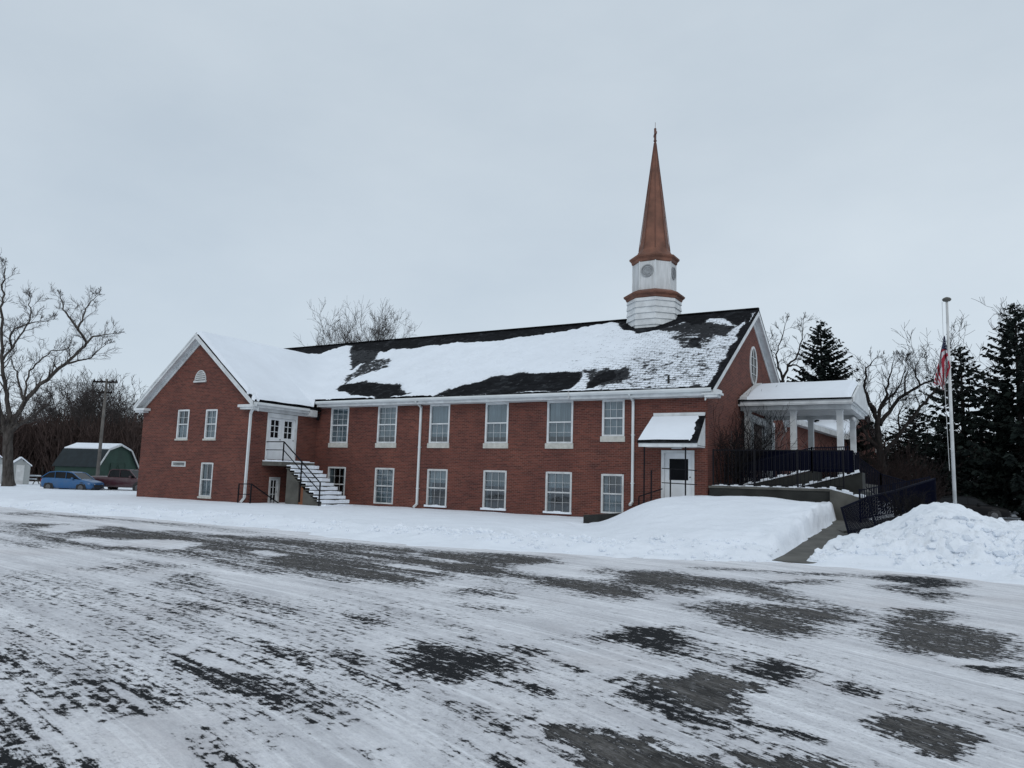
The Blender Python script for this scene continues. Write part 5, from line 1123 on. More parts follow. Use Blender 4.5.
def skel_tree(name, label, T, r0, seed, mats, kids=3, lev=2, minr=.014, Lk=2.2, group=None, thin=None, trunk_r=None):
    rg = random.Random(seed); base = T['trunk'][0]; t = thing(name, label, 'tree', tuple(base), group=group)
    tr_ = MB(); tw = MB()
    for k, pl in T.items():
        P = [Vector(p) for p in pl]
        n = len(P); ra = trunk_r if k == 'trunk' else r0*(1 if len(k) == 1 else .5); rb = (trunk_r*.72 if k == 'trunk' else r0*.22*(1 if len(k) == 1 else .7))
        Q = []                     # smooth the limb and roughen it
        for i in range(n-1):
            for j in range(3):
                q = P[i].lerp(P[i+1], j/3); Q.append(q + Vector((rg.gauss(0,.05), rg.gauss(0,.05), rg.gauss(0,.03)))*(0 if (i == 0 and j == 0) or k == 'trunk' else 1))
        Q.append(P[-1]); m = len(Q)
        R_ = [ra+(rb-ra)*(i/(m-1))**.8 for i in range(m)]
        if k == 'trunk': R_[0] *= 1.25
        tr_.tube(Q, R_, 8 if k == 'trunk' else 6, cap=False)
        if k == 'trunk': continue
        for i in range(1, m-1+1):
            for _ in range(1 if i > m*.15 else 0):
                d = (Q[min(i,m-1)]-Q[i-1]).normalized(); ax = d.orthogonal().normalized(); ax.rotate(Matrix.Rotation(rg.uniform(0,6.28), 3, d))
                nd = (d*.6+ax*.8+Vector((0,0,.25))).normalized()
                grow(tr_, Q[i], nd, Lk*rg.uniform(.5,1.15)*(1-.35*i/m), max(minr, R_[i]*.42), lev, rg, twig=tw, kids=kids+1, minr=minr)
        grow(tr_, Q[-1], (Q[-1]-Q[-2]), Lk*.4, max(minr, R_[-1]*.9), lev+1, rg, twig=tw, kids=kids+1, minr=minr)
    tr_.build('trunk', M[mats[0]], t, smooth=True); tw.build('crown', M[mats[1]], t)
    return t
skel_tree('bare_tree', 'tall bare tree with thick grey trunk and long crooked limb at far left', LTREE, .21, 4, ('bark','twig'), kids=4, lev=2, minr=.011, Lk=1.6, trunk_r=.44)
skel_tree('bare_tree', 'dark twisting bare tree with a long low limb left of the flagpole', RTREE, .15, 8, ('bark_dark','twig_dark'), kids=3, lev=2, minr=.010, Lk=1.5, trunk_r=.24)
g_ = skel_tree('bare_tree', 'bare tree with upright forked branches right behind the church gable', GTREE, .13, 12, ('bark_dark','twig_dark'), kids=3, lev=2, minr=.014, Lk=1.7, trunk_r=.22)
mb = MB(); b0 = Vector(GTREE['trunk'][0]); mb.tube([(b0.x,b0.y,0),tuple(b0)], [.34,.23], 8)
mb.build('lower_trunk', M['bark_dark'], g_)
def place(px, wd, z=0.0):
    q = ray(px, 480, wd); return (q.x, q.y, z)
# tree above the roof ridge at left centre: broad crown
q = place(347, 96); rt_ = bare_tree('bare_tree', 'round crowned bare tree showing above the church roof ridge', 18.6, .42, 21, q, lev=4, spread=.38, kids=6, forks=9, minr=.02, bole=.30)
q = place(393, 125); bare_tree('bare_tree', 'faint small bare tree just topping the ridge right of the round crowned one', 17.0, .3, 23, q, lev=3, spread=.5, kids=5, minr=.02)
rt_2 = [o for o in bpy.data.objects if o.get('label','').startswith('round crowned')][0]; rt_2.scale = (.78,.78,1)
# wood edge on the left
protos = [bare_tree('bare_tree', 'bare grey tree standing in the wood edge behind the green barn', 11.0, .2, 31+i, (0,0,0), lev=4, spread=.6, kids=4, forks=5, minr=.022, group='bare trees of the wood behind the green barn', bole=.22, mats=('bark','twig')) for i in range(4)]
rg = random.Random(77)
spots = [(16,108,.62),(34,104,.80),(46,112,.95),(58,100,.90),(70,108,1.10),(80,96,1.02),(92,104,1.06),(101,98,.98),(112,106,.96),(122,100,.86),(132,95,.80),(143,104,.8),(-8,102,.7),(-30,96,.8),(64,120,1.1),(88,122,1.15),(118,120,1.0),(26,118,.75),(5,116,.65),(140,118,.85),(76,84,.8),(108,88,.85),(50,92,.72)]
for i, (px, wd, s_) in enumerate(spots):
    src = protos[i % 4]
    if i < 4: o = src; o.location = place(px, wd); o.rotation_euler.z = rg.uniform(0,6); o.scale = (s_,)*3
    else: copy_tree(src, None, place(px, wd), rg.uniform(0,6), (s_*rg.uniform(.9,1.1), s_*rg.uniform(.9,1.1), s_))
# brown thicket
def thicket(name, label, pts, n, hmin, hmax, seed, mat='brush', rmin=.02, rmax=.05, cat='thicket', kind='stuff', wob=.35, depth=8):
    rg = random.Random(seed); mb = MB(); base = pts[0]
    for i in range(n):
        k = rg.randrange(len(pts)-1); a = Vector(pts[k]).lerp(Vector(pts[k+1]), rg.random()); a += Vector((rg.uniform(-depth,depth)*.5, rg.uniform(-depth,depth)*.5, 0))
        h = rg.uniform(hmin, hmax); r = rg.uniform(rmin, rmax); P = [a]; d = Vector((rg.gauss(0,wob*.5), rg.gauss(0,wob*.5), 1)).normalized()
        for j in range(3):
            d = (d+Vector((rg.gauss(0,wob*.5), rg.gauss(0,wob*.5), 0))).normalized(); P.append(P[-1]+d*h/3)
            for _ in range(2):
                nd = (d+Vector((rg.gauss(0,.6), rg.gauss(0,.6), rg.uniform(0,.5)))).normalized(); q = P[-1]
                mb.tube([q, q+nd*h*.16, q+(nd+Vector((0,0,.3)))*h*.28], [r*.6,r*.45,r*.2], 3, cap=False)
        mb.tube(P, [r, r*.8, r*.6, r*.25], 3, cap=False)
    t = thing(name, label, cat, tuple(base)) if kind is None else None
    o = mb.build(name, M[mat], t)
    if kind: tag(o, label, cat, kind='stuff')
    else: o.name = 'stems'
    return o
wl = [place(-60,86),place(10,88),place(60,92),place(100,90),place(150,86),place(175,90)]
thicket('thicket', 'dense brown undergrowth along the wood edge behind the green barn', wl, 3400, 3.2, 6.0, 5, rmin=.04, rmax=.10, depth=16, wob=.25)
# far woods on the horizon both ways
def horizon_wood(name, label, a0, a1, d0, d1, n, h, seed):
    rg = random.Random(seed); mb = MB()
    for i in range(n):
        a = rad(rg.uniform(a0,a1)); D = rg.uniform(d0,d1); x, y = D*math.sin(a), D*math.cos(a); hh = h*rg.uniform(.6,1.15)
        P = [Vector((x,y,-.2)), Vector((x+rg.gauss(0,.4),y,hh*.4)), Vector((x+rg.gauss(0,1),y,hh))]
        mb.tube(P, [.35,.25,.06], 3, cap=False)
        for j in range(16):
            z = rg.uniform(.08,.92)*hh; s_ = hh*.22*(1.1-z/hh*.5)
            q = Vector((x,y,z)); e = q+Vector((rg.uniform(-s_,s_), rg.uniform(-s_,s_), s_*rg.uniform(.3,1.2)))
            mb.tube([q, q.lerp(e,.5)+Vector((0,0,-.1)), e], [.16,.10,.04], 3, cap=False)
    tag(mb.build(name, M['brush']), label, 'woodland', kind='stuff')
horizon_wood('woodland', 'far bare woodland on the horizon to the left', -80, -30, 150, 210, 900, 10, 1)
horizon_wood('woodland', 'far bare woodland on the horizon to the right behind the spruces', -14, 40, 120, 190, 900, 10, 2)

# ------------------------------------------------------------------ spruces
def spruce(name, label, h, rad_, seed, loc=(0,0,0), bare=.06, droop=.25, group=None, gap=.42, dens=1., lean=0):
    rg = random.Random(seed); t = thing(name, label, 'spruce', loc, group=group)
    tr_ = MB(); tr_.tube([(0,0,-.1),(0,0,h*.5),(0,0,h*.98)], [h*.020,h*.013,.02], 8); 
    tr_.build('trunk', M['bark_dark'], t, world=False)
    br_ = MB(); nd = MB(); z = h*bare
    while z < h*.985:
        f = (z/h-bare)/(1-bare); L0 = rad_*((1-f)**.80)*(.55+.45*min(1,f*6+.35))+.12
        n = rg.choice((5,6,7)); a0 = rg.uniform(0,6.28)
        for k in range(n):
            if rg.random() < .10: continue
            a = a0+6.283*k/n+rg.gauss(0,.2); L = L0*rg.uniform(.62,1.16); zz = z+rg.uniform(-.15,.15)
            up0 = .30*f-.10-droop*(1-f)
            P = []
            for j in range(6):
                s_ = j/5; P.append(Vector((math.cos(a)*L*s_, math.sin(a)*L*s_, zz+L*(up0*s_ - droop*.35*math.sin(s_*3.1)*(1-f) + .26*s_*s_))))
            br_.tube(P, [.035*(1-f)+.015, .03, .025, .018,.012,.006], 3, cap=False)
            m = int(max(7, L*13)*dens); tan = Vector((-math.sin(a), math.cos(a), 0))
            for i in range(m):
                s_ = rg.uniform(.10,1.0)**.8; fi = s_*5; i0 = min(4,int(fi)); c = P[i0].lerp(P[i0+1], fi-i0)
                w_ = (.20+.50*L0/4*(1-s_*.75))*rg.uniform(.6,1.2); side = rg.choice((-1,1)); rdir = Vector((math.cos(a),math.sin(a),0))
                e = c + tan*side*w_*rg.uniform(.3,1.0) + rdir*w_*.8*rg.uniform(.3,1) + Vector((0,0,-w_*rg.uniform(-.05,.75)))
                ax = (e-c); pv = ax.cross(Vector((rg.gauss(0,1),rg.gauss(0,1),rg.gauss(0,1)))).normalized()*w_*.24
                nd.quad(c-pv*.6, c.lerp(e,.5)-pv*1.2, e, c.lerp(e,.5)+pv*1.2, c+pv*.6)
        z += gap*(1-.45*f)*rg.uniform(.75,1.25)
    for _ in range(50):
        z = h*rg.uniform(.90,1.0); a = rg.uniform(0,6.28); c = Vector((0,0,z)); e = c+Vector((math.cos(a)*.22,math.sin(a)*.22,.18)); pv = Vector((-math.sin(a),math.cos(a),0))*.04
        nd.quad(c-pv, e, c+pv)
    sn_ = MB()
    for _ in range(int(60*h/12)):
        i = rg.randrange(len(nd.f)); c = Vector(nd.v[nd.f[i][2]])*.97; s_ = rg.uniform(.06,.17); sn_.quad(c+Vector((-s_,-s_*.4,.06)), c+Vector((s_*.3,-s_,.05)), c+Vector((s_,s_*.3,.04)), c+Vector((-s_*.2,s_*.8,.07)))
    sn_.build('snow', M['snow'], t, world=False)['kind'] = 'stuff'
    br_.build('branches', M['bark_dark'], t, world=False); nd.build('crown', M['needle'], t, world=False)
    return t
spruce('spruce_tree', 'dark pointed spruce rising behind the snowy portico roof', 17.6, 6.6, 3, place(824,70), gap=.48, dens=1.6, droop=-.05)
sA = spruce('spruce_tree', 'tall spruce with open layered branches just right of the flagpole', 12.8, 5.2, 5, place(966,56), gap=.56, dens=1.25, bare=.16, droop=.1)
sB = spruce('spruce_tree', 'huge dark spruce cut off by the right edge of the picture', 15.0, 5.8, 6, place(1024,52), gap=.42, dens=1.4, bare=.08, droop=.18)
copy_tree(sA, None, place(916,72), 1.2, (1.0,1.0,.76), 'short dark spruce with its tip below the long bare limb left of the flagpole')
copy_tree(sB, None, place(941,80), 2.4, (.85,.85,.56), 'squat spruce half hidden behind the flagpole')
copy_tree(sB, None, place(893,78), 4.4, (.9,.9,.44), 'low dark spruce behind the twisting bare tree')
copy_tree(sA, None, place(1003,68), 3.3, (.8,.8,.78), 'spruce filling the gap between the two tall spruces at the right')
copy_tree(sB, None, place(1075,60), 3.0, (1.,1.,1.), 'spruce standing outside the right edge next to the huge one')
copy_tree(sA, None, place(868,86), 5.0, (.7,.7,.40), 'dim spruce seen just right of the portico columns')
q = place(985,64); bare_tree('bare_tree', 'bare tree whose twigs rise between the two tall spruces', 13.5, .2, 55, q, lev=4, spread=.5, kids=4, mats=('bark_dark','twig_dark'), minr=.018)
q = place(905,60); 0 and bare_tree('bare_tree', 'slender bare tree behind the twisting tree', 9.5, .12, 57, q, lev=4, spread=.7, kids=4, mats=('bark_dark','twig_dark'), minr=.015)
q = place(935,66); bare_tree('bare_tree', 'thin bare tree left of the flagpole against the sky', 7.5, .10, 58, q, lev=3, spread=.7, kids=4, mats=('bark_dark','twig_dark'), minr=.015)
q = place(860,66); bare_tree('bare_tree', 'bare branching tree behind the portico pediment', 9.0, .12, 59, q, lev=3, spread=.8, kids=4, mats=('bark_dark','twig_dark'), minr=.015)
thicket('thicket', 'dark scrub filling the ground below the spruces at the right', [place(868,56), place(905,58), place(935,66), place(1000,75), place(1060,75)], 1000, 1.4, 4.0, 8, mat='twig_dark', rmin=.03, rmax=.07, depth=9, wob=.6)
# ------------------------------------------------------------------ shrubs
def shrub(name, label, loc, h, r, n, seed, mat='twig', group=None, minr=.008, snowy=0):
    rg = random.Random(seed); t = thing(name, label, 'shrub', loc, group=group); mb = MB(); s2 = MB()
    for i in range(n):
        a = rg.uniform(0,6.28); s_ = rg.uniform(.05,1)*r/h
        mb_ = mb if rg.random() > snowy else s2
        grow(mb_, Vector((rg.gauss(0,r*.25), rg.gauss(0,r*.25), -.05)), Vector((math.cos(a)*s_, math.sin(a)*s_, 1)), h*rg.uniform(.6,1), minr*2, 2, rg, kids=4, minr=minr, wig=.16, up=.15, seg=4)
    mb.build('branches', M[mat], t, world=False)
    if s2.v: s2.build('frosted_branches', M['brush_frost'], t, world=False)
    return t
M['brush_frost'] = bark('frosted_twigs', (.10,.10,.10), (.26,.27,.28))
shrub('bare_shrub', 'tall bare shrub with pale frosted twigs before the church entrance', (-7.6,35.0,1.6), 2.7, 1.0, 26, 2, 'twig_dark', snowy=.22)
shrub('bare_shrub', 'dark bare shrub against the brick gable left of the entrance', (-7.9,33.2,1.4), 2.2, .8, 30, 4, 'twig_dark', snowy=.03)
for i, (x, y, h) in enumerate(((-5.2,47,3.4),(-3.9,47.5,3.1),(-2.7,48,3.3),(-1.6,48.5,2.8),(-6.5,46.5,3.5))):
    shrub('hedge_shrub', ['brown hedge bush seen between the first portico columns','brown hedge bush seen between the last two portico columns','brown hedge bush just right of the portico','low brown hedge bush right of the portico near the dark trees','brown hedge bush seen nearest the church entrance'][i], (x,y,.2), h*.85, .8, 30, 40+i, 'hedge', group='hedge behind the portico', minr=.012)
shrub('bare_shrub', 'small low shrub poking from the snow at the foot of the leaning fence', (-1.35,24.1,.72), .75, .5, 16, 6, 'twig_dark', minr=.006)
shrub('bare_shrub', 'tiny dry weed clump in the snow bank beside the fence foot', (-.95,24.3,.95), .6, .35, 10, 7, 'twig_dark', minr=.006)
shrub('bare_shrub', 'dark foundation bush beside the concrete ramp wall', (-8.0,31.2,1.4), 2.2, .6, 22, 14, 'twig_dark')

# rear wing and rear gabled hall
rh = thing('parish_hall', 'lower brick hall with a white trimmed gable and snowy roof seen through the portico', 'building', (-9.76,52,0), rad(-4))
mb = MB(); mb.box(-12,0,0,18.3,-.2,6.2); mb.quad((-12,0,6.2),(0,0,6.2),(-6,0,8.6)); mb.build('wall', M['brick'], rh, world=False)
mb = MB(); mb.hexa([(.45,-.4,6.28),(.45,18.3,6.28),(-6,18.3,8.7),(-6,-.4,8.7),(.45,-.4,6.5),(.45,18.3,6.5),(-6,18.3,8.95),(-6,-.4,8.95)]); mb.build('roof', M['roof_snow'], rh, world=False)
mb = MB(); mb.box(.452,.50,-.42,18.3,5.98,6.36); mb.box(.02,.45,-.40,18.3,5.98,6.03); mb.hexa([(.45,-.46,6.0),(.45,-.41,6.0),(-6,-.41,8.4),(-6,-.46,8.4),(.45,-.46,6.4),(.45,-.41,6.4),(-6,-.41,8.8),(-6,-.46,8.8)]); mb.build('fascia', M['white'], rh, world=False)
mb = MB(); mb.quad((.3,18.35,-.2),(.3,34.5,-.2),(.3,34.5,6.2),(.3,26.4,9.4),(.3,18.35,6.2)); mb.quad((.3,18.35,-.2),(.3,18.35,6.2),(-10,18.35,6.2),(-10,18.35,-.2)); mb.build('gable_wall', M['brick'], rh, world=False)
mb = MB()
for s_ in (-1,1): mb.hexa([(.3,26.4+s_*8.6,5.95),(.75,26.4+s_*8.6,5.95),(.75,26.4,9.35),(.3,26.4,9.35),(.3,26.4+s_*8.6,6.5),(.75,26.4+s_*8.6,6.5),(.75,26.4,9.9),(.3,26.4,9.9)])
mb.box(.31,.95,33.4,35.4,5.6,5.95); mb.build('rake_board', M['white'], rh, world=False)
mb = MB()
for s_ in (-1,1): mb.hexa([(.7,26.4+s_*8.7,6.4),(-10,26.4+s_*8.7,6.4),(-10,26.4,9.85),(.7,26.4,9.85),(.7,26.4+s_*8.7,6.62),(-10,26.4+s_*8.7,6.62),(-10,26.4,10.05),(.7,26.4,10.05)])
mb.build('roof', M['roof_snow'], rh, world=False)

# ------------------------------------------------------------------ vehicles
def car_paint(name, c): 
    m, nt, b = nodes(name); f = ramp(nt, nz(nt, pos(nt, obj=True), 2.2, 5, .65), .35, .75)
    nt.links.new(mixc(nt, f.outputs[0], c, tuple(x*.75+.035 for x in c)), b.inputs['Base Color']); b.inputs['Roughness'].default_value = .32; b.inputs['Coat Weight'].default_value = .35; b.inputs['Coat Roughness'].default_value = .15; return m
M['tyre'] = simple('tyre_rubber', (.018,.018,.019), .85, .3, 8); M['rim'] = simple('wheel_rim', (.12,.12,.125), .35, .3, 8, metallic=.7); M['lamp'] = simple('lamp_lens', (.55,.57,.58), .15, .1, 4, bmp=0); M['red_lamp'] = simple('tail_lamp', (.25,.01,.01), .2, .1, 4, bmp=0)
M['plastic'] = simple('black_plastic', (.015,.015,.016), .6, .3, 6)
def vehicle(name, label, cat, loc, rz, paint, body, roofp, wheels, W=.88, gl_w=.72, wr=.31, group=None, extra=None):
    """body: (x, zlow, zbelt) stations; roofp: greenhouse side outline (x,z) from front base over roof to rear base. +x is forward"""
    t = thing(name, label, cat, loc, rz, group); N_ = len(body)
    mb = MB(); rings = []
    for i, (x, zl, zb) in enumerate(body):
        e = min(1, i/1.5, (N_-1-i)/1.5); w_ = W*(.80+.20*min(1, .35+e)) if 0 < i < N_-1 else W*.80
        m_ = (zl+zb)/2
        ring = [(0,zl),(.80*w_,zl),(.95*w_,zl+.07),(w_,m_),(.985*w_,zb-.12),(.90*w_,zb-.02),(.78*w_,zb+.015),(0,zb+.05)]
        ring = ring+[(-a,b) for a,b in ring[-2:0:-1]]; rings.append([(x,a,b) for a,b in ring])
    k = len(rings[0])
    for r_ in rings: mb.v += r_
    for i in range(N_-1):
        for j in range(k): mb.f.append((i*k+j, i*k+(j+1)%k, (i+1)*k+(j+1)%k, (i+1)*k+j)); mb.mi.append(0)
    mb.f.append(tuple(range(k-1,-1,-1))); mb.mi.append(0); mb.f.append(tuple((N_-1)*k+j for j in range(k))); mb.mi.append(0)
    bo = mb.build('body', paint, t, world=False, smooth=True)
    md = bo.modifiers.new('s','SUBSURF'); md.levels = 1; md.render_levels = 1
    # greenhouse: glass hull + painted roof + pillars
    zb = min(p[1] for p in roofp); zt_ = max(p[1] for p in roofp)
    wd = lambda z: (W*.88)+(gl_w-W*.88)*((z-zb)/(zt_-zb))
    g_ = MB(); n = len(roofp)
    L = [(x, wd(z), z) for x,z in roofp]; R_ = [(x,-wd(z),z) for x,z in roofp]
    g_.quad(*L); g_.quad(*reversed(R_))
    for i in range(n-1): g_.quad(L[i], R_[i], R_[i+1], L[i+1])
    g_.build('windows', M['dark_glass'], t, world=False)
    r_ = MB()
    for i in range(n-1):
        if abs(roofp[i][1]-roofp[i+1][1]) < .12 and roofp[i][1] > zt_-.15:
            a, b = roofp[i], roofp[i+1]; wa, wb_ = wd(a[1])+.012, wd(b[1])+.012
            r_.hexa([(b[0],-wb_,b[1]-.05),(a[0],-wa,a[1]-.05),(a[0],wa,a[1]-.05),(b[0],wb_,b[1]-.05),(b[0],-wb_+.03,b[1]+.015),(a[0],-wa+.03,a[1]+.015),(a[0],wa-.03,a[1]+.015),(b[0],wb_-.03,b[1]+.015)])
    for i in range(n-1):
        a, b = roofp[i], roofp[i+1]
        for s_ in (1,-1): r_.bar((a[0],s_*(wd(a[1])+.004),a[1]), (b[0],s_*(wd(b[1])+.004),b[1]), .07, .05)
    xm = [x for x,z in roofp]; 
    for fx in extra.get('pillars', []): 
        for s_ in (1,-1): r_.bar((fx,s_*(wd(zb)+.006),zb), (fx-.04,s_*(wd(zt_)+.006),zt_-.03), .08, .03)
    r_.build('roof', paint, t, world=False)
    xf, xr = body[0][0], body[-1][0]
    for x in wheels:
        for s_ in (1,-1):
            w = MB(); w.lathe((x, s_*(W-.19) if s_ > 0 else s_*(W-.19)-.02, wr), [(wr*.8,0),(wr,.03),(wr,.18),(wr*.82,.21)] if s_ > 0 else [(wr*.82,-.19),(wr,-.16),(wr,-.01),(wr*.8,.02)], 20, axis='y')
            wo = w.build('wheel', M['tyre'], t, world=False, smooth=False)
            w = MB(); yy = s_*(W+.015); w.lathe((x, yy, wr), [(wr*.62,-.02),(wr*.60,.012),(wr*.15,.03)] if s_ > 0 else [(wr*.15,-.03),(wr*.60,-.012),(wr*.62,.02)], 16, axis='y'); w.build('rim', M['rim'], wo, world=False)
            w = MB(); w.lathe((x, s_*(W-.06), wr+.02), [(wr*1.22,-.05),(wr*1.22,.055)], 18, axis='y'); w.build('wheel_arch', M['plastic'], t, world=False)
    zf = body[1][2]
    for s_ in (1,-1):
        w = MB(); w.hexa([(xf-.22,s_*W*.90,zf-.26),(xf+.00,s_*W*.50,zf-.28),(xf+.01,s_*W*.50,zf-.14),(xf-.22,s_*W*.93,zf-.10),(xf-.24,s_*W*.80,zf-.26),(xf-.1,s_*W*.5,zf-.28),(xf-.1,s_*W*.5,zf-.14),(xf-.24,s_*W*.8,zf-.10)]); w.build('headlight', M['lamp'], t, world=False)
        zr_ = body[-2][2]; w = MB(); w.box(xr-.02,xr+.12,s_*W*.62-.12,s_*W*.62+.16,zr_-.32,zr_-.10) if s_ > 0 else w.box(xr-.02,xr+.12,-W*.62-.16,-W*.62+.12,zr_-.32,zr_-.10); w.build('tail_light', M['red_lamp'], t, world=False)
        w = MB(); xx = extra.get('mirror', .7); w.box(xx-.10,xx+.05,s_*(W+.02)-.07,s_*(W+.02)+.07,zb+.0,zb+.13); w.build('mirror', paint, t, world=False)
    w = MB(); w.box(xf-.06,xf+.03,-W*.6,W*.6,body[0][1]+.06,body[0][1]+.24); w.build('grille', M['plastic'], t, world=False)
    w = MB(); w.box(xf-.10,xf+.035,-W*.75,W*.75,body[0][1]-.05,body[0][1]+.02); w.build('bumper', M['plastic'], t, world=False); w = MB(); w.box(xr-.03,xr+.08,-W*.75,W*.75,body[0][1],body[0][1]+.1); w.build('bumper', M['plastic'], t, world=False)
    return t
hatch = [(2.05,.30,.62),(1.95,.20,.72),(1.45,.20,.86),(.85,.20,.95),(0,.20,.97),(-.9,.20,.99),(-1.5,.20,1.0),(-1.9,.24,.98),(-2.0,.34,.86)]
hroof = [(1.15,.90),(.45,1.36),(.1,1.43),(-.7,1.45),(-1.35,1.38),(-1.92,.98)]
def vloc(px, wd, z=0): q = ray(px, 480, wd); return (q.x, q.y, z)
blue = car_paint('blue_paint', (.003,.085,.235)); mar = car_paint('maroon_paint', (.045,.007,.013)); blk = simple('black_paint', (.006,.006,.007), .5, .3, 3, spec=.15, obj=True); gry = simple('dark_grey_paint', (.012,.013,.015), .5, .3, 3, spec=.15, obj=True); sil = car_paint('silver_paint', (.22,.23,.24))
vehicle('parked_car', 'small blue hatchback parked in the snow left of the church wing', 'car', vloc(73,56,-.13), rad(25), blue, hatch, hroof, (1.25,-1.25), extra={'pillars':[.0,-.85],'mirror':.6})
pick = [(2.75,.45,.80),(2.65,.35,.98),(2.0,.35,1.08),(1.2,.35,1.12),(.4,.35,1.14),(-.6,.35,1.15),(-1.6,.35,1.15),(-2.6,.38,1.15),(-2.72,.50,1.08)]
proof = [(1.45,1.12),(.85,1.66),(.55,1.70),(-.55,1.70),(-.80,1.62),(-.92,1.14)]
pk_ = vehicle('pickup_truck', 'dark maroon pickup truck half hidden behind the corner of the brick wing', 'pickup', vloc(126,58,-.12), rad(20), mar, pick, proof, (1.75,-1.75), W=.96, gl_w=.78, wr=.37, extra={'pillars':[.1],'mirror':1.1})
sedan = [(2.3,.32,.62),(2.2,.20,.74),(1.5,.20,.88),(.8,.20,.96),(0,.20,.97),(-1.1,.20,.99),(-1.9,.22,.98),(-2.3,.24,.94),(-2.4,.36,.82)]
sroof = [(1.15,.92),(.4,1.38),(.1,1.45),(-.8,1.46),(-1.4,1.36),(-2.0,.98)]
c1_ = vehicle('parked_car', 'black car parked under the spruces just behind the flagpole', 'car', vloc(966,50,.05), rad(5), blk, sedan, sroof, (1.4,-1.4), extra={'pillars':[.0,-.9],'mirror':.6})
vehicle('parked_car', 'dark grey car with snow on its hood, right of the black car under the spruces', 'car', vloc(994,60,.05), rad(30), gry, sedan, sroof, (1.4,-1.4), extra={'pillars':[.0,-.9],'mirror':.6})
vehicle('parked_car', 'silver grey car at the right edge of the picture beyond the spruce trunks', 'car', vloc(1022,58,.05), rad(170), sil, sedan, sroof, (1.4,-1.4), extra={'pillars':[.0,-.9],'mirror':.6})

# ------------------------------------------------------------------ barn, sheds, pole
M['barn_green'] = simple('green_siding', (.016,.045,.032), .7, .25, 1.2); M['barn_dark'] = simple('dark_green_shingles', (.012,.020,.025), .85, .3, 2); M['shed_wall'] = simple('pale_shed_siding', (.33,.35,.35), .7, .15, 1.5)
def gambrel(loc, rz):
    t = thing('gambrel_barn', 'dark green gambrel roofed barn with snow on its upper roof behind the blue car', 'barn', loc, rz)
    W2, L, h0, h1, h2, xb = 2.55, 4.6, 1.85, 3.35, 3.85, 1.5
    P = [(-W2,0),(W2,0),(W2,h0),(xb,h1),(0,h2),(-xb,h1),(-W2,h0)]
    mb = MB(); mb.quad(*[(x,0,z) for x,z in P]); mb.quad(*[(x,L,z) for x,z in reversed(P)]); mb.quad((-W2,L,0),(-W2,0,0),(-W2,0,h0),(-W2,L,h0)); mb.quad((W2,0,0),(W2,L,0),(W2,L,h0),(W2,0,h0)); mb.build('wall', M['barn_green'], t, world=False)
    mb = MB()
    for s_ in (1,-1): mb.hexa([(s_*(W2+.12),-.2,h0-.15),(s_*(W2+.12),L+.2,h0-.15),(s_*xb,L+.2,h1),(s_*xb,-.2,h1),(s_*(W2+.18),-.2,h0-.12),(s_*(W2+.18),L+.2,h0-.12),(s_*(xb+.04),L+.2,h1+.07),(s_*(xb+.04),-.2,h1+.07)])
    for s_ in (1,-1): mb.hexa([(s_*xb,-.2,h1),(s_*xb,L+.2,h1),(0,L+.2,h2),(0,-.2,h2),(s_*xb,-.2,h1+.06),(s_*xb,L+.2,h1+.06),(0,L+.2,h2+.06),(0,-.2,h2+.06)])
    rf = mb.build('roof', M['barn_dark'], t, world=False)
    mb = MB()
    for s_ in (1,-1): mb.hexa([(s_*(xb-.02),-.18,h1+.062),(s_*(xb-.02),L+.18,h1+.062),(0,L+.18,h2+.062),(0,-.18,h2+.062),(s_*(xb-.02),-.18,h1+.16),(s_*(xb-.02),L+.18,h1+.16),(0,L+.18,h2+.18),(0,-.18,h2+.18)])
    mb.build('snow', M['snow'], rf, world=False)
    mb = MB(); Q = [(W2+.16,h0-.12),(xb,h1+.02),(0,h2+.02),(-xb,h1+.02),(-W2-.16,h0-.12)]
    for a, b in zip(Q[:-1], Q[1:]): mb.bar((a[0],-.24,a[1]), (b[0],-.24,b[1]), .07, .12)
    mb.build('trim', M['white_old'], t, world=False)
    mb = MB(); mb.box(-.95,.95,-.05,-.003,0,2.1); mb.box(-.98,-.93,-.08,-.05,0,2.15); mb.box(.93,.98,-.08,-.05,0,2.15); mb.bar((-.9,-.07,.1),(0,-.07,2.0),.06); mb.bar((.9,-.07,.1),(0,-.07,2.0),.06); mb.build('door', M['barn_green'], t, world=False)
    return t
bl_ = ray(116, 482, 72); gambrel((bl_.x, bl_.y, 0), rad(107.9))
def shed(label, px, wd, rz, w_, l_, h):
    q = ray(px, 480, wd); t = thing('garden_shed', label, 'shed', (q.x,q.y,0), rz, group='pale sheds at the far left')
    a, b = w_/2, l_
    mb = MB(); P = [(-a,0),(a,0),(a,h*.72),(0,h),(-a,h*.72)]
    mb.quad(*[(x,0,z) for x,z in P]); mb.quad(*[(x,b,z) for x,z in reversed(P)]); mb.quad((-a,b,0),(-a,0,0),(-a,0,h*.72),(-a,b,h*.72)); mb.quad((a,0,0),(a,b,0),(a,b,h*.72),(a,0,h*.72)); mb.build('wall', M['shed_wall'], t, world=False)
    mb = MB()
    for s_ in (1,-1): mb.hexa([(s_*(a+.1),-.12,h*.70),(s_*(a+.1),b+.12,h*.70),(0,b+.12,h+.01),(0,-.12,h+.01),(s_*(a+.1),-.12,h*.70+.1),(s_*(a+.1),b+.12,h*.70+.1),(0,b+.12,h+.12),(0,-.12,h+.12)])
    rf = mb.build('roof', M['snow'], t, world=False)
    mb = MB(); mb.box(-.3,.3,-.04,-.003,0,1.7); mb.build('door', M['white_old'], t, world=False)
    mb = MB(); mb.box(a*.2,a*.6,-.1,.5,h*.9,h*.96); mb.build('shingle_patch', M['barn_dark'], rf, world=False)
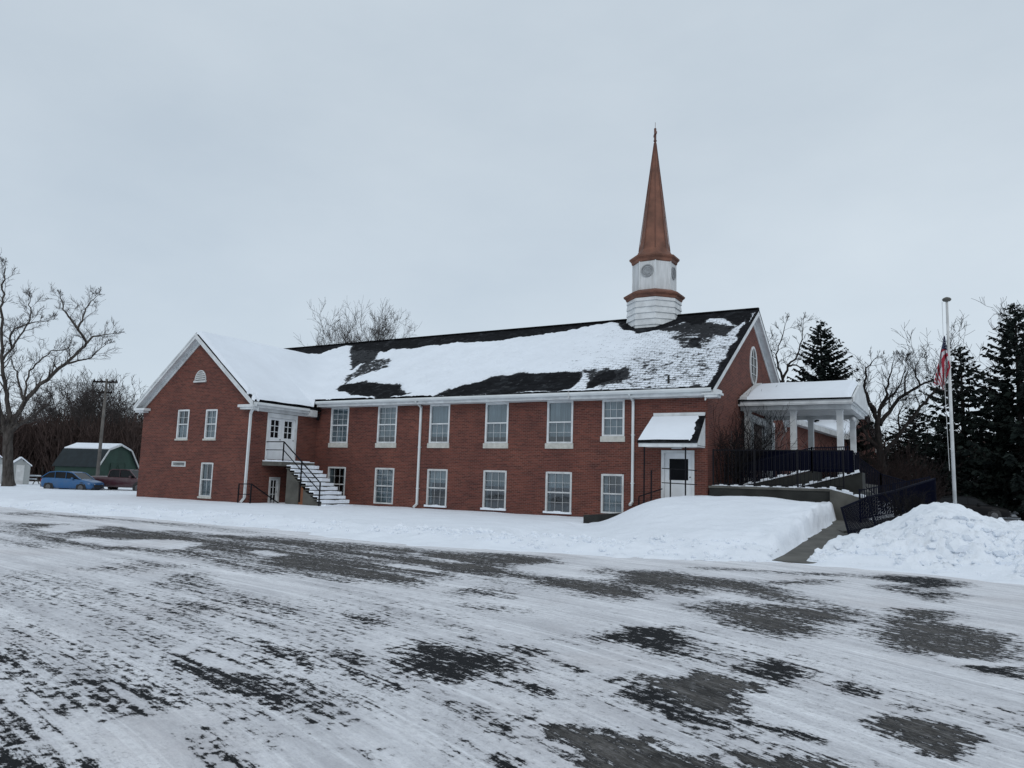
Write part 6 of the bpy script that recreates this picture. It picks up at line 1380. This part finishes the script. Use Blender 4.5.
shed('small pale shed with a patchy snow roof just right of the big tree trunk', 19, 66, rad(70), 1.5, 1.0, 2.3)
shed('pale shed cut by the left edge of the picture', -3, 66, rad(70), 1.5, 1.1, 2.4)
def utility_pole(px, wd, h):
    q = ray(px, 480, wd); t = thing('utility_pole', 'weathered wooden utility pole with two short crossarms beside the green barn', 'utility pole', (q.x,q.y,0), rad(28))
    mb = MB(); mb.tube([(0,0,-.2),(0,0,h)], [.15,.10], 10); mb.build('pole', M['wood_pole'], t, world=False, smooth=True)
    for z, l in ((h-.25,1.15),(h-1.15,.7)):
        mb = MB(); mb.box(-l,l*.8,-.06,.06,z-.07,z+.07)
        for x in (-l+.1,-l*.4,l*.4,l*.8-.1): mb.lathe((x,0,z+.07),[(.05,0),(.06,.06),(.03,.16)],6)
        mb.build('crossarm', M['bark_dark'], t, world=False)
    
    return q
uq = utility_pole(97, 62, 9.0)
wi = MB()
for k in range(3):
    a = Vector((uq.x-.8+k*.7, uq.y-.3+k*.3, 8.85)); b = a+Vector((-52,-14,-.6)); P = [a.lerp(b, i/12)+Vector((0,0,-1.6*math.sin(math.pi*i/12))) for i in range(13)]; wi.tube(P, .012, 3, cap=False)
tag(wi.build('power_line', M['iron']), 'thin overhead wires running left from the wooden utility pole', 'power line')
q = ray(29.5, 482, 68); pt = thing('picnic_table', 'small snow topped wooden table right of the pale shed', 'table', (q.x,q.y,0), rad(40))
mb = MB(); mb.box(-.8,.8,-.35,.35,.70,.74); mb.build('tabletop', M['wood_pole'], pt, world=False)
for y in (-.62,.62):
    mb = MB(); mb.box(-.8,.8,y-.12,y+.12,.42,.46); mb.build('seat', M['wood_pole'], pt, world=False)
for x in (-.55,.55):
    mb = MB(); mb.bar((x,-.7,0),(x,.1,.7),.06); mb.bar((x,.7,0),(x,-.1,.7),.06); mb.build('leg', M['wood_pole'], pt, world=False)
for (a, b, c, d) in ((-.34,.34,.742,.86),(-.74,-.51,.462,.56)):
    mb = MB(); mb.box(-.78,.78,a,b,c,d); mb.build('snow', M['snow'], pt, world=False)
q = ray(41.5, 480, 66); mb = MB(); mb.tube([(0,0,0),(0,0,1.6)], .07, 6); o = mb.build('fence_post', M['bark_dark'], None, world=False); o.location = (q.x,q.y,0); tag(o, 'dark wooden post standing behind the tail of the blue hatchback', 'post')
# house beyond the spruces
def house(px, wd, rz, W_, L_, h, rh_, wall, label):
    q = ray(px, 480, wd); t = thing('house', label, 'house', (q.x,q.y,0), rz)
    mb = MB(); mb.box(-L_/2,L_/2,-W_/2,W_/2,-.2,h); mb.quad((-L_/2,-W_/2,h),(-L_/2,W_/2,h),(-L_/2,0,h+rh_)); mb.quad((L_/2,-W_/2,h),(L_/2,W_/2,h),(L_/2,0,h+rh_)); mb.build('wall', wall, t, world=False)
    mb = MB()
    for s_ in (1,-1): mb.hexa([(-L_/2-.3,s_*(W_/2+.4),h-.2),(L_/2+.3,s_*(W_/2+.4),h-.2),(L_/2+.3,0,h+rh_),(-L_/2-.3,0,h+rh_),(-L_/2-.3,s_*(W_/2+.4),h),(L_/2+.3,s_*(W_/2+.4),h),(L_/2+.3,0,h+rh_+.2),(-L_/2-.3,0,h+rh_+.2)])
    mb.build('roof', M['roof_snow'], t, world=False)
    for x in (-L_*.3,0,L_*.3):
        mb = MB(); mb.box(x-.5,x+.5,-W_/2-.03,-W_/2+.02,1.0,2.2); f = mb.build('window', M['white_old'], t, world=False)
        mb = MB(); mb.box(x-.42,x+.42,-W_/2-.05,-W_/2-.032,1.08,2.12); mb.build('pane', M['dark_glass'], f, world=False)
M['tan'] = simple('tan_siding', (.14,.12,.10), .8, .2, 1)
house(972, 96, rad(4), 7, 13, 2.2, 1.5, M['tan'], 'low tan house with snowy roof half hidden behind the spruces and black car')
house(1040, 84, rad(-10), 7, 12, 2.0, 1.3, M['brick'], 'low red brick house seen between spruce trunks at the right edge')
